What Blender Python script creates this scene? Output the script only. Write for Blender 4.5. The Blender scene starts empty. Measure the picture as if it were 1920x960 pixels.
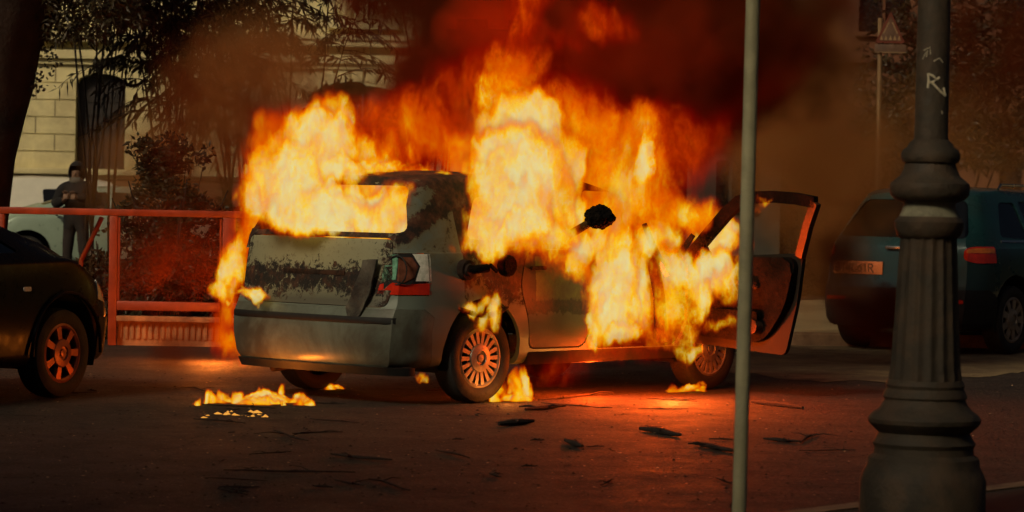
import bpy, bmesh, math, random
import numpy as np
from mathutils import Vector, Matrix, noise as mn

random.seed(7)
R = math.radians
scene = bpy.context.scene
COL = scene.collection

# ------------------------------------------------------------------ camera
F_PX, CAM_H, HORIZON, ROLL = 5545.0, 1.45, 362.0, 1.1   # in pixels of the 1920 px wide photograph
cam_d = bpy.data.cameras.new('camera')
cam = bpy.data.objects.new('camera', cam_d)
COL.objects.link(cam)
cam_d.sensor_width = 36.0
cam_d.lens = F_PX / 1920 * 36
cam_d.clip_start, cam_d.clip_end = 0.5, 2000
PITCH = math.atan((480 - HORIZON) / F_PX)
CAM_M = Matrix.Translation((0, 0, CAM_H)) @ Matrix.Rotation(R(90) - PITCH, 4, 'X') @ Matrix.Rotation(R(ROLL), 4, 'Z')
cam.matrix_world = CAM_M
cam_d.dof.use_dof = True
cam_d.dof.focus_distance = 20.8
cam_d.dof.aperture_fstop = 5.0
scene.camera = cam

# ------------------------------------------------------------------ sky, sun, exposure
w = bpy.data.worlds.new('World')
scene.world = w
w.use_nodes = True
wn = w.node_tree
sky = wn.nodes.new('ShaderNodeTexSky')
sky.sky_type = 'NISHITA'
sky.sun_disc = False
sky.sun_elevation = R(33)
sky.sun_rotation = R(216)
sky.air_density = 0.6
sky.dust_density = 9.0
sky.ozone_density = 0.0
wn.links.new(sky.outputs[0], wn.nodes['Background'].inputs[0])
wn.nodes['Background'].inputs[1].default_value = 0.026
sun_d = bpy.data.lights.new('sun', 'SUN')
sun_d.energy = 2.7
sun_d.angle = R(11)
sun_d.color = (1.0, 0.80, 0.52)
sun = bpy.data.objects.new('sun', sun_d)
COL.objects.link(sun)
sd = Vector((math.sin(R(216)) * math.cos(R(33)), math.cos(R(216)) * math.cos(R(33)), math.sin(R(33))))
sun.rotation_euler = sd.to_track_quat('Z', 'Y').to_euler()
sun.location = (0, 0, 30)
scene.view_settings.view_transform = 'Standard'
scene.view_settings.look = 'None'
EXPO = -0.9
scene.view_settings.exposure = EXPO
scene.view_settings.gamma = 1.0
K = 2.0 ** (-EXPO)
cy = scene.cycles
cy.use_denoising = True
cy.volume_step_rate = 3.0
cy.volume_max_steps = 400
cy.volume_bounces = 1
cy.max_bounces = 6
cy.diffuse_bounces = 3
cy.use_light_tree = False
cy.transparent_max_bounces = 16
cy.sample_clamp_indirect = 4.0
cy.caustics_reflective = False
cy.caustics_refractive = False

# ------------------------------------------------------------------ helpers
CI = CAM_M.to_3x3()
def ray(px, py):
    return CI @ Vector(((px - 960) / F_PX, (480 - py) / F_PX, -1.0))
def at(px, py, Y):
    """the place at distance Y that a picture point of the photograph looks at"""
    d = ray(px, py)
    return Vector((0, 0, CAM_H)) + d * (Y / d.y)
def ground(px, py, z=0.0):
    d = ray(px, py)
    return Vector((0, 0, CAM_H)) + d * ((z - CAM_H) / d.z)

def tag(o, label=None, cat=None, group=None, kind=None):
    for k, v in (('label', label), ('category', cat), ('group', group), ('kind', kind)):
        if v: o[k] = v
    return o
def empty(name, loc=(0, 0, 0), rz=0.0, label=None, cat=None, group=None):
    o = bpy.data.objects.new(name, None)
    COL.objects.link(o)
    o.location = loc
    o.rotation_euler = (0, 0, rz)
    o.empty_display_size = 0.2
    return tag(o, label, cat, group)
def link_mesh(name, me, mat=None, parent=None):
    o = bpy.data.objects.new(name, me)
    COL.objects.link(o)
    if mat is not None:
        for m in (mat if isinstance(mat, (list, tuple)) else [mat]):
            me.materials.append(m)
    if parent is not None: o.parent = parent
    return o
def obj(name, bm, mat=None, parent=None, smooth=True, angle=35):
    me = bpy.data.meshes.new(name)
    bmesh.ops.recalc_face_normals(bm, faces=bm.faces)
    bm.to_mesh(me); bm.free()
    if smooth: shade(me, angle)
    return link_mesh(name, me, mat, parent)
def shade(me, angle=35):
    me.polygons.foreach_set('use_smooth', [True] * len(me.polygons))
    me.set_sharp_from_angle(angle=R(angle))
def copy_tree(o, parent=None):
    c = o.copy(); COL.objects.link(c); c.parent = parent
    for ch in list(o.children): copy_tree(ch, c)
    return c

def add_box(bm, c, s, rot=None, bev=0.0, mi=0):
    m = Matrix.Translation(c)
    if rot is not None: m = m @ rot
    m = m @ Matrix.Diagonal((s[0], s[1], s[2], 1))
    r = bmesh.ops.create_cube(bm, size=1.0, matrix=m)
    vs = r['verts']
    if bev > 0:
        es = list({e for v in vs for e in v.link_edges})
        bmesh.ops.bevel(bm, geom=es, offset=bev, segments=2, affect='EDGES', profile=0.6)
    return vs
def add_cyl(bm, p0, p1, r0, r1=None, seg=16, cap=True):
    p0, p1 = Vector(p0), Vector(p1)
    d = p1 - p0
    if r1 is None: r1 = r0
    m = Matrix.Translation((p0 + p1) / 2) @ d.to_track_quat('Z', 'Y').to_matrix().to_4x4()
    return bmesh.ops.create_cone(bm, cap_ends=cap, segments=seg, radius1=r0, radius2=max(r1, 1e-4), depth=d.length, matrix=m)['verts']
def add_tube(bm, pts, radii, seg=10, closed=False):
    pts = [Vector(p) for p in pts]
    if not isinstance(radii, (list, tuple)): radii = [radii] * len(pts)
    rings = []
    up = Vector((0.13, 0.21, 1)).normalized()
    n = len(pts)
    for i, p in enumerate(pts):
        a = pts[(i - 1) % n] if (closed or i > 0) else p
        b = pts[(i + 1) % n] if (closed or i < n - 1) else p
        t = (b - a).normalized()
        s = t.cross(up)
        if s.length < 0.05: s = t.cross(Vector((1, 0, 0)))
        s.normalize(); u = s.cross(t)
        rings.append([bm.verts.new(p + (s * math.cos(2 * math.pi * k / seg) + u * math.sin(2 * math.pi * k / seg)) * radii[i]) for k in range(seg)])
    m = n if closed else n - 1
    for i in range(m):
        A, B = rings[i], rings[(i + 1) % n]
        for k in range(seg):
            bm.faces.new((A[k], A[(k + 1) % seg], B[(k + 1) % seg], B[k]))
    if not closed:
        bm.faces.new(rings[0][::-1]); bm.faces.new(rings[-1])
def add_lathe(bm, prof, seg=48, rfun=None, axis='Z', c=(0, 0, 0), caps=True):
    """prof: (radius, height) pairs from the bottom up"""
    rings = []
    for r, z in prof:
        ring = []
        for k in range(seg):
            a = 2 * math.pi * k / seg
            rr = r * (rfun(a, z) if rfun else 1.0)
            if axis == 'Z': p = (rr * math.cos(a), rr * math.sin(a), z)
            else: p = (rr * math.cos(a), z, rr * math.sin(a))
            ring.append(bm.verts.new((p[0] + c[0], p[1] + c[1], p[2] + c[2])))
        rings.append(ring)
    for A, B in zip(rings, rings[1:]):
        for k in range(seg):
            bm.faces.new((A[k], A[(k + 1) % seg], B[(k + 1) % seg], B[k]))
    if caps:
        bm.faces.new(rings[0][::-1]); bm.faces.new(rings[-1])
def add_prism(bm, poly, a, b, axis='y'):
    """poly in (x,z) run along y, in (y,z) along x, or in (x,y) along z"""
    def P(u, v, t):
        return (u, t, v) if axis == 'y' else ((t, u, v) if axis == 'x' else (u, v, t))
    A = [bm.verts.new(P(u, v, a)) for u, v in poly]
    B = [bm.verts.new(P(u, v, b)) for u, v in poly]
    n = len(poly)
    bm.faces.new(A[::-1]); bm.faces.new(B)
    for i in range(n):
        bm.faces.new((A[i], A[(i + 1) % n], B[(i + 1) % n], B[i]))
def rounded(poly, r=0.05, n=4):
    out = []
    m = len(poly)
    for i in range(m):
        p0, p1, p2 = Vector(poly[i - 1]), Vector(poly[i]), Vector(poly[(i + 1) % m])
        a, b = (p0 - p1), (p2 - p1)
        rr = min(r, a.length * .45, b.length * .45)
        s, e = p1 + a.normalized() * rr, p1 + b.normalized() * rr
        for k in range(n + 1):
            t = k / n
            q = s * (1 - t) ** 2 + p1 * 2 * t * (1 - t) + e * t * t
            out.append((q.x, q.y))
    return out
def inset(poly, d):
    cx = sum(p[0] for p in poly) / len(poly); cz = sum(p[1] for p in poly) / len(poly)
    mx = max(abs(p[0] - cx) for p in poly); mz = max(abs(p[1] - cz) for p in poly)
    return [(cx + (p[0] - cx) * (mx - d) / mx, cz + (p[1] - cz) * (mz - d) / mz) for p in poly]

def tmp_obj(bm, name='tmp'):
    bmesh.ops.recalc_face_normals(bm, faces=bm.faces)
    me = bpy.data.meshes.new(name); bm.to_mesh(me); bm.free()
    o = bpy.data.objects.new(name, me); COL.objects.link(o)
    return o
def baked(o):
    dg = bpy.context.evaluated_depsgraph_get()
    return bpy.data.meshes.new_from_object(o.evaluated_get(dg))
def boolean(base_me, ops):
    """ops: list of ('DIFFERENCE'|'INTERSECT', bmesh)"""
    o = bpy.data.objects.new('tmp', base_me.copy()); COL.objects.link(o)
    cut = []
    for op, bm in ops:
        c = tmp_obj(bm); cut.append(c)
        m = o.modifiers.new('b', 'BOOLEAN'); m.operation = op; m.object = c; m.solver = 'MANIFOLD'
    bpy.context.view_layer.update()
    me = baked(o)
    bpy.data.objects.remove(o)
    for c in cut: bpy.data.objects.remove(c)
    return me
def bool_obj(name, base_me, ops, mat, parent, angle=32):
    me = boolean(base_me, ops)
    me.name = name
    me.materials.clear()
    shade(me, angle)
    return link_mesh(name, me, mat, parent)
def grow(pts, edges, radii, levels=2, root=0):
    """one continuous skinned surface along a skeleton"""
    me = bpy.data.meshes.new('skel')
    me.from_pydata([tuple(p) for p in pts], edges, [])
    o = bpy.data.objects.new('skel', me); COL.objects.link(o)
    o.modifiers.new('s', 'SKIN')
    sv = me.skin_vertices[0].data
    for i, r in enumerate(radii):
        sv[i].radius = (r, r) if not isinstance(r, tuple) else r
        sv[i].use_root = (i == root)
    ss = o.modifiers.new('u', 'SUBSURF'); ss.levels = levels; ss.render_levels = levels
    bpy.context.view_layer.update()
    me2 = baked(o)
    bpy.data.objects.remove(o)
    shade(me2, 180)
    return me2

# ------------------------------------------------------------------ materials
class NT:
    """small wrapper for writing node trees"""
    def __init__(s, tree): s.t = tree
    def n(s, typ, **kw):
        nd = s.t.nodes.new(typ)
        ins = kw.pop('ins', {})
        for k, v in kw.items(): setattr(nd, k, v)
        for k, v in ins.items(): s.set(nd.inputs[k], v)
        return nd
    def set(s, sock, v):
        if isinstance(v, bpy.types.NodeSocket): s.t.links.new(v, sock)
        else: sock.default_value = v
    def math(s, op, a, b=None, c=None, clamp=False):
        nd = s.t.nodes.new('ShaderNodeMath'); nd.operation = op; nd.use_clamp = clamp
        for i, v in enumerate((a, b, c)):
            if v is not None: s.set(nd.inputs[i], v)
        return nd.outputs[0]
    def vmath(s, op, a, b=None, out=0):
        nd = s.t.nodes.new('ShaderNodeVectorMath'); nd.operation = op
        s.set(nd.inputs[0], a)
        if b is not None: s.set(nd.inputs[3 if op == 'SCALE' else 1], b)
        return nd.outputs[out]
    def noise(s, vec, scale, detail=3, rough=0.5, out=0, dist=0.0):
        nd = s.t.nodes.new('ShaderNodeTexNoise')
        s.set(nd.inputs['Vector'], vec)
        nd.inputs['Scale'].default_value = scale; nd.inputs['Detail'].default_value = detail
        nd.inputs['Roughness'].default_value = rough; nd.inputs['Distortion'].default_value = dist
        return nd.outputs[out]
    def ramp(s, fac, stops, interp='LINEAR'):
        nd = s.t.nodes.new('ShaderNodeValToRGB'); nd.color_ramp.interpolation = interp
        s.set(nd.inputs[0], fac)
        e = nd.color_ramp.elements
        while len(e) < len(stops): e.new(0.5)
        for i, (p, c) in enumerate(stops):
            e[i].position = p
            e[i].color = (c[0], c[1], c[2], 1) if isinstance(c, (tuple, list)) else (c, c, c, 1)
        return nd.outputs[0]
    def mix(s, f, a, b, mode='MIX'):
        nd = s.t.nodes.new('ShaderNodeMix'); nd.data_type = 'RGBA'; nd.blend_type = mode
        s.set(nd.inputs[0], f)
        for k, v in ((6, a), (7, b)):
            s.set(nd.inputs[k], (*v, 1) if isinstance(v, tuple) and len(v) == 3 else v)
        return nd.outputs[2]
def new_mat(name):
    m = bpy.data.materials.new(name); m.use_nodes = True
    t = NT(m.node_tree)
    return m, t, m.node_tree.nodes['Principled BSDF'], m.node_tree.nodes['Material Output']
def mat(name, col, rough=0.6, metal=0.0, var=0.25, scale=6.0, bump=0.0, bscale=30.0, dirt=None, dirt_amt=0.5, coat=0.0, trans=0.0):
    m, t, b, out = new_mat(name)
    tc = t.n('ShaderNodeTexCoord').outputs['Object']
    n1 = t.noise(tc, scale, 5, 0.6)
    c = t.ramp(n1, [(0.3, tuple(x * (1 - var) for x in col)), (0.7, tuple(min(1, x * (1 + var)) for x in col))])
    if dirt:
        n2 = t.noise(tc, scale * 0.6, 8, 0.68, dist=0.4)
        c = t.mix(t.ramp(n2, [(0.52 - 0.14 * dirt_amt, 0.0), (0.62, dirt_amt)]), c, dirt)
    t.set(b.inputs['Base Color'], c)
    t.set(b.inputs['Roughness'], t.ramp(t.noise(tc, scale * 2, 4), [(0.3, max(0, rough - .08)), (0.7, min(1, rough + .1))]))
    b.inputs['Metallic'].default_value = metal
    b.inputs['Coat Weight'].default_value = coat
    b.inputs['Transmission Weight'].default_value = trans
    if bump:
        bn = t.n('ShaderNodeBump', ins={'Strength': bump, 'Distance': 0.02, 'Height': t.noise(tc, bscale, 6, 0.6)})
        t.set(b.inputs['Normal'], bn.outputs[0])
    return m

M = {}
M['tyre'] = mat('tyre_rubber', (0.016, 0.015, 0.014), 0.8, bump=0.3, bscale=60)
M['alloy'] = mat('hubcap_silver', (0.34, 0.30, 0.25), 0.45, 0.5, dirt=(0.08, 0.06, 0.045), dirt_amt=0.5, scale=12)
M['alloy_red'] = mat('dusty_alloy_red_glow', (0.30, 0.09, 0.05), 0.4, 0.6, dirt=(0.08, 0.05, 0.04), dirt_amt=0.5, scale=12)  # dirty alloy with the fire's red glow put into its colour
M['black_trim'] = mat('black_plastic', (0.006, 0.006, 0.006), 0.7, bump=0.1)
M['char'] = mat('charred_metal', (0.022, 0.014, 0.011), 0.85, var=0.6, scale=14, bump=0.8, bscale=40, dirt=(0.10, 0.045, 0.025), dirt_amt=0.5)
M['char_soft'] = mat('charred_foam', (0.005, 0.004, 0.0035), 0.95, var=0.6, scale=20, bump=1.0, bscale=50)
M['dark_paint'] = mat('black_car_paint', (0.006, 0.005, 0.006), 0.30, var=0.1)
for _k, _v in (('char', .2), ('char_soft', .08)): M[_k].node_tree.nodes['Principled BSDF'].inputs['Specular IOR Level'].default_value = _v
M['dark_paint'].node_tree.nodes['Principled BSDF'].inputs['Specular IOR Level'].default_value = .07
M['well'] = mat('wheel_well_black', (0.006, 0.006, 0.006), 0.9)
M['teal_paint'] = mat('teal_car_paint', (0.012, 0.058, 0.060), 0.3, 0.2, var=0.1, coat=0.6, dirt=(0.03, 0.028, 0.022), dirt_amt=0.5, scale=2)
M['silver_paint'] = mat('silver_green_car_paint', (0.36, 0.48, 0.37), 0.35, 0.2, var=0.06, coat=0.5)
M['white_paint'] = mat('white_car_paint', (0.75, 0.73, 0.60), 0.35, 0.0, var=0.05, coat=0.5)
M['chrome'] = mat('chrome_strip', (0.6, 0.58, 0.5), 0.2, 1.0, var=0.05)

def glass_mat(name, col, alpha_rough=0.05, weight=0.35):
    m, t, b, out = new_mat(name)
    g = t.n('ShaderNodeBsdfGlossy', ins={'Color': (0.9, 0.9, 0.85, 1), 'Roughness': alpha_rough})
    tr = t.n('ShaderNodeBsdfTransparent', ins={'Color': (*col, 1)})
    lw = t.n('ShaderNodeLayerWeight', ins={'Blend': weight})
    mx = t.n('ShaderNodeMixShader', ins={0: t.math('MULTIPLY_ADD', lw.outputs['Fresnel'], 0.8, 0.06), 1: tr.outputs[0], 2: g.outputs[0]})
    t.set(out.inputs[0], mx.outputs[0])
    return m
M['firelit_post'] = mat('firelit_post_edge', (0.075, 0.026, 0.010), 0.5, 0.3, var=0.5, scale=12, bump=0.3)  # orange of the firelight on the window post put into its colour
M['glass_dark'] = glass_mat('tinted_glass', (0.25, 0.26, 0.24))
M['glass_teal'] = glass_mat('green_tinted_glass', (0.35, 0.55, 0.48))
M['lens_red'] = mat('red_lamp_lens', (0.55, 0.025, 0.008), 0.15, coat=1.0, var=0.2, scale=20)
M['lens_orange'] = mat('orange_lamp_lens', (0.65, 0.16, 0.02), 0.15, coat=1.0, var=0.3, scale=20)
M['lens_brown'] = mat('browned_lens', (.16, .06, .035), .15, coat=1.0, var=.4, scale=20)
M['lens_clear'] = mat('clear_lamp_lens', (0.8, 0.85, 0.7), 0.12, coat=1.0, var=0.3, scale=25)
M['lens_green'] = mat('smoked_clear_lamp_lens', (0.16, 0.38, 0.26), 0.12, coat=1.0, var=0.5, scale=25)
M['plate'] = mat('plate_white_orange_glow', (0.85, 0.24, 0.07), 0.5, var=0.08)  # white plate with the orange glow of the smoke put into its colour
M['ink'] = mat('plate_ink', (0.02, 0.012, 0.01), 0.6)

def burnt_paint():
    """grey green paint that the heat has scorched: soot, blisters and bare rusting steel"""
    m, t, b, out = new_mat('scorched_grey_green_paint')
    tc = t.n('ShaderNodeTexCoord').outputs['Object']
    sx = t.n('ShaderNodeSeparateXYZ', ins={0: tc})
    x, y, z = sx.outputs
    big = t.noise(tc, 2.6, 8, 0.68, dist=0.5)
    fine = t.noise(tc, 16, 8, 0.75, dist=0.8)
    paint = t.mix(t.noise(tc, 5, 4), (0.12, 0.155, 0.13), (0.18, 0.215, 0.175))
    # the heat reached up from the cabin: soot begins at a height that wanders
    hi = t.math('MULTIPLY_ADD', t.math('SUBTRACT', z, 0.82), 0.78, 0.0)
    side = t.math('MULTIPLY', t.math('GREATER_THAN', x, 0.66), 0.34)
    front = t.math('MULTIPLY', t.math('MULTIPLY_ADD', x, 0.16, -0.05), 1.0, clamp=True)
    a = t.math('ADD', t.math('ADD', hi, side), front)
    a = t.math('ADD', a, t.math('MULTIPLY_ADD', big, 1.3, -0.72))
    a = t.math('ADD', a, t.math('MULTIPLY_ADD', fine, 0.7, -0.35))
    dl_ = t.math('ABSOLUTE', t.math('SUBTRACT', z, t.math('MULTIPLY_ADD', x, .60, 1.02)))
    a = t.math('ADD', a, t.math('MULTIPLY', t.math('MAXIMUM', t.math('SUBTRACT', .11, dl_), 0.0), 4.2))
    # low on the bumper the paint is whole
    low = t.math('MULTIPLY', t.math('SUBTRACT', 0.74, z), 1.6, clamp=False)
    low = t.math('MAXIMUM', low, 0.0)
    a = t.math('SUBTRACT', a, low)
    soot = t.ramp(a, [(0.30, 0.0), (0.36, 1.0)])
    scorch = t.ramp(a, [(0.05, 0.0), (0.34, 1.0)])
    c = t.mix(t.math('MULTIPLY', scorch, 0.75), paint, (0.16, 0.13, 0.055))
    rust = t.ramp(t.noise(tc, 9, 6, 0.7), [(0.42, (0.014, 0.009, 0.007)), (0.60, (0.10, 0.035, 0.016)), (0.72, (0.17, 0.11, 0.06))])
    c = t.mix(soot, c, rust)
    t.set(b.inputs['Base Color'], c)
    t.set(b.inputs['Roughness'], t.math('MULTIPLY_ADD', scorch, 0.45, 0.35))
    b.inputs['Metallic'].default_value = 0.1
    bn = t.n('ShaderNodeBump', ins={'Strength': t.math('MULTIPLY_ADD', soot, 0.6, 0.08), 'Distance': 0.012, 'Height': t.noise(tc, 34, 8, 0.7)})
    t.set(b.inputs['Normal'], bn.outputs[0])
    return m
def tailgate_paint():
    m, t, b, out = new_mat('blistered_tailgate_paint')
    tc = t.n('ShaderNodeTexCoord').outputs['Object']
    sx = t.n('ShaderNodeSeparateXYZ', ins={0: tc})
    x, y, z = sx.outputs
    big = t.noise(tc, 3.2, 8, 0.66, dist=0.6)
    fine = t.noise(tc, 22, 8, 0.8, dist=0.8)
    # a burnt band across the middle of the panel, and both ends
    d = t.math('ABSOLUTE', t.math('SUBTRACT', z, t.math('MULTIPLY_ADD', big, 0.46, 0.615)))
    band = t.math('SUBTRACT', 0.105, d)
    ends = t.math('SUBTRACT', t.math('ABSOLUTE', t.math('ADD', y, -0.02)), 0.64)
    a = t.math('MAXIMUM', band, t.math('MULTIPLY', ends, 0.7))
    a = t.math('ADD', a, t.math('MULTIPLY_ADD', fine, 0.55, -0.28))
    soot = t.ramp(t.math('MULTIPLY_ADD', a, 4.0, 0.4), [(0.42, 0.0), (0.55, 1.0)])
    paint = t.mix(t.ramp(z, [(0.70, 0.0), (0.82, 1.0)]), (0.085, 0.085, 0.06), (0.26, 0.26, 0.16))
    paint = t.mix(t.ramp(t.noise(tc, 30, 6, .8), [(.56, 0.0), (.66, .7)]), paint, (0.10, 0.07, 0.03))
    rust = t.ramp(t.noise(tc, 12, 6, 0.7), [(0.47, (0.009, 0.007, 0.006)), (0.64, (0.06, 0.022, 0.010)), (0.78, (0.22, 0.09, 0.04))])
    t.set(b.inputs['Base Color'], t.mix(soot, paint, rust))
    t.set(b.inputs['Roughness'], t.math('MULTIPLY_ADD', soot, 0.3, 0.55))
    bn = t.n('ShaderNodeBump', ins={'Strength': t.math('MULTIPLY_ADD', soot, 0.7, 0.1), 'Distance': 0.015, 'Height': t.noise(tc, 30, 8, 0.7)})
    t.set(b.inputs['Normal'], bn.outputs[0])
    return m
M['burnt'] = burnt_paint()
M['gate'] = tailgate_paint()

# ------------------------------------------------------------------ cars
def lerp(a, b, t): return a + (b - a) * t
def curve(keys, x):
    """smooth interpolation through (x, value) keys"""
    if x <= keys[0][0]: return keys[0][1]
    for (x0, v0), (x1, v1) in zip(keys, keys[1:]):
        if x <= x1:
            t = (x - x0) / (x1 - x0)
            return lerp(v0, v1, t)
    return keys[-1][1]
def smooth_keys(keys, rad=0.06, n=5):
    def f(x):
        return sum(curve(keys, x + rad * (k / n)) for k in range(-n, n + 1)) / (2 * n + 1)
    return f
def catmull(pts, sub):
    out = []
    P = [pts[0]] + list(pts) + [pts[-1]]
    for i in range(1, len(P) - 2):
        p0, p1, p2, p3 = (np.array(q, float) for q in P[i - 1:i + 3])
        for k in range(sub):
            t = k / sub
            q = 0.5 * ((2 * p1) + (-p0 + p2) * t + (2 * p0 - 5 * p1 + 4 * p2 - p3) * t * t + (-p0 + 3 * p1 - 3 * p2 + p3) * t ** 3)
            out.append(tuple(q))
    out.append(tuple(pts[-1]))
    return out

def car_shell(S, off=0.0):
    """closed outer body as one smooth solid; x runs from the rear bumper to the nose, the car's right side is -y"""
    L, W, H = S['L'], S['W'] / 2, S['H']
    top = smooth_keys(S['top'], 0.07)
    plan = smooth_keys(S['plan'], 0.04)
    rs = smooth_keys(S['rear'], 0.03)
    zb = S.get('zb', 0.22)
    xs = sorted(set([0, .02, .05, .09, .14, .2, .28] + [round(v, 3) for v in np.linspace(.36, L - .36, 34)] + [L - .28, L - .2, L - .14, L - .09, L - .05, L - .02, L]))
    def half_ring(x):
        zt = top(x)
        hood = S['hood_z']
        g = min(1, max(0, (zt - hood) / (H - hood)))
        g = g * g * (3 - 2 * g)
        wl = W * plan(x)
        belt = min(S['belt'], zt - .09)
        z0 = zb + (.10 * max(0, (x - (L - .5)) / .5) ** 2)
        yr = lerp(.80 * wl, S['roof_w'] * min(1, plan(x) * 1.08), g)
        pts = [(0, z0), (.45 * wl, z0), (.86 * wl, z0 + .004), (.955 * wl, z0 + .04), (.98 * wl, z0 + .13), (wl, .50 if belt > .6 else belt - .1),
               (.998 * wl, (.5 + belt) / 2 if belt > .6 else belt - .05), (.975 * wl, belt - .05), (.945 * wl, belt),
               (lerp(.945 * wl, yr, .5), lerp(belt, zt - .07, .5)), (yr, zt - .075), (yr * .90, zt - .028), (yr * .55, zt - .005), (0, zt)]
        return catmull(pts, 3)
    bm = bmesh.new()
    rings = []
    def shift(x, y, z):
        wgt = max(0, 1 - x / .95)
        wf = max(0, 1 - (L - x) / .6)
        ny = min(1, abs(y) / W)
        return x + wgt * (rs(z) + S.get('bow', .10) * ny ** 4) - wf * (.14 * ny ** 3 + S.get('nose', .10) * max(0, z - .55))
    for x in xs:
        h = half_ring(x)
        if off:
            cz = (zb + H) / 2
            h = [(max(0, y - off * (1 if y > .02 else 0)), z + off * (1 if z < zb + .1 else (-1 if z > top(x) - .12 else 0))) for y, z in h]
        xx = off + x * (L - 2 * off) / L
        rings.append([(shift(xx, y, z), y, z) for y, z in h])
    n = len(rings[0])
    V = []
    for r in rings:
        right = [bm.verts.new((p[0], -p[1], p[2])) for p in r]
        left = [right[0]] + [bm.verts.new(p) for p in r[1:-1]] + [right[-1]]
        V.append((right, left))
    for (r0, l0), (r1, l1) in zip(V, V[1:]):
        for i in range(n - 1):
            bm.faces.new((r0[i], r0[i + 1], r1[i + 1], r1[i]))
            bm.faces.new((l0[i + 1], l0[i], l1[i], l1[i + 1]))
    m = 14
    for end in (0, -1):
        r, l = V[end]
        rows = []
        for i in range(1, n - 1):
            a, b = r[i], l[i]
            row = [a]
            for k in range(1, m):
                y = lerp(a.co.y, b.co.y, k / m)
                # undo the end's own bow and lay the row out along it
                x0 = (off if end == 0 else L - off)
                row.append(bm.verts.new((shift(x0, y, a.co.z), y, a.co.z)))
            row.append(b)
            rows.append(row)
        for A, B in zip(rows, rows[1:]):
            for k in range(m): bm.faces.new((A[k], A[k + 1], B[k + 1], B[k]))
        for k in range(m):
            bm.faces.new((r[0], rows[0][k], rows[0][k + 1]))
            bm.faces.new((r[-1], rows[-1][k + 1], rows[-1][k]))
    bmesh.ops.recalc_face_normals(bm, faces=bm.faces)
    me = bpy.data.meshes.new('shell'); bm.to_mesh(me); bm.free()
    return me
def me_bm(me):
    bm = bmesh.new(); bm.from_mesh(me); return bm
def prism(poly, a, b, axis='y'):
    bm = bmesh.new(); add_prism(bm, poly, a, b, axis); return bm
def cyl_y(x, z, r, a, b, seg=48):
    bm = bmesh.new()
    add_prism(bm, [(x + r * math.cos(2 * math.pi * k / seg), z + r * math.sin(2 * math.pi * k / seg)) for k in range(seg)], a, b, 'y')
    return bm

def make_wheel(parent, x, y, r=.31, rw=.20, spokes=18, rim_mat='alloy', side=-1, name='wheel'):
    """tyre with a spoked cover; outer face towards side*y"""
    wgt = bpy.data.objects.new(name, None); COL.objects.link(wgt)
    wgt.parent = parent; wgt.location = (x, y, r); wgt.empty_display_size = .1
    bm = bmesh.new()
    h = rw / 2
    ri = r * .655
    prof = [(ri, -h * .8), (ri + .02, -h * .95), (r * .86, -h), (r * .96, -h * .86), (r * .992, -h * .6), (r, -h * .3), (r, h * .3), (r * .992, h * .6), (r * .96, h * .86), (r * .86, h), (ri + .02, h * .95), (ri, h * .8)]
    add_lathe(bm, prof + [prof[0]], 64, axis='Y', caps=False)
    bmesh.ops.remove_doubles(bm, verts=bm.verts, dist=1e-5)
    obj('tyre', bm, M['tyre'], wgt)
    s = side
    bm = bmesh.new()
    # outer rim ring, dish, hub
    yo = s * h * .82
    add_lathe(bm, [(ri + .004, yo - s * .03), (ri + .006, yo), (ri - .012, yo + s * .006), (ri - .026, yo - s * .006), (ri - .03, yo - s * .04)], 64, axis='Y', caps=False)
    hubr = ri * .50
    add_lathe(bm, [(hubr, yo - s * .03), (hubr, yo - s * .004), (hubr * .93, yo + s * .006), (hubr * .5, yo + s * .014), (hubr * .46, yo + s * .004), (hubr * .30, yo + s * .002), (hubr * .26, yo + s * .010), (0.002, yo + s * .012)], 48, axis='Y', caps=False)
    for k in range(spokes):
        a = 2 * math.pi * k / spokes
        rot = Matrix.Rotation(-a, 4, 'Y')
        rm = (hubr + ri - .02) / 2
        ln = ri - .02 - hubr + .02
        wd = ri * 2 * math.pi / spokes * (.46 if spokes > 8 else .30)
        vs = add_box(bm, (0, 0, 0), (ln, .016, wd * .75))
        for v in vs:
            if v.co.x > 0: v.co.z *= 1.35
            v.co.x += rm; v.co.y += yo - s * .008
            v.co = rot.to_3x3() @ v.co
    obj('hubcap', bm, M[rim_mat], wgt, angle=40)
    bm = bmesh.new()
    add_cyl(bm, (0, yo - s * .05, 0), (0, yo - s * .044, 0), ri - .002, seg=40)
    obj('brake_drum', bm, M['well'], wgt)
    return wgt

# ------------------------------------------------------------------ the burning car
TH = R(42)
FWD = Vector((math.sin(TH), math.cos(TH), 0)); RGT = Vector((math.cos(TH), -math.sin(TH), 0))
contact = ground(882, 755)
XR, WB, CW = 0.86, 2.55, 1.80
base = contact - FWD * XR - RGT * (CW / 2 - .12)
BURN_M = Matrix.Translation((base.x, base.y, 0)) @ Matrix.Rotation(R(90) - TH, 4, 'Z')
def car_local(p): return BURN_M.inverted() @ Vector(p)
def car_world(p): return BURN_M @ Vector(p)

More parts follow.
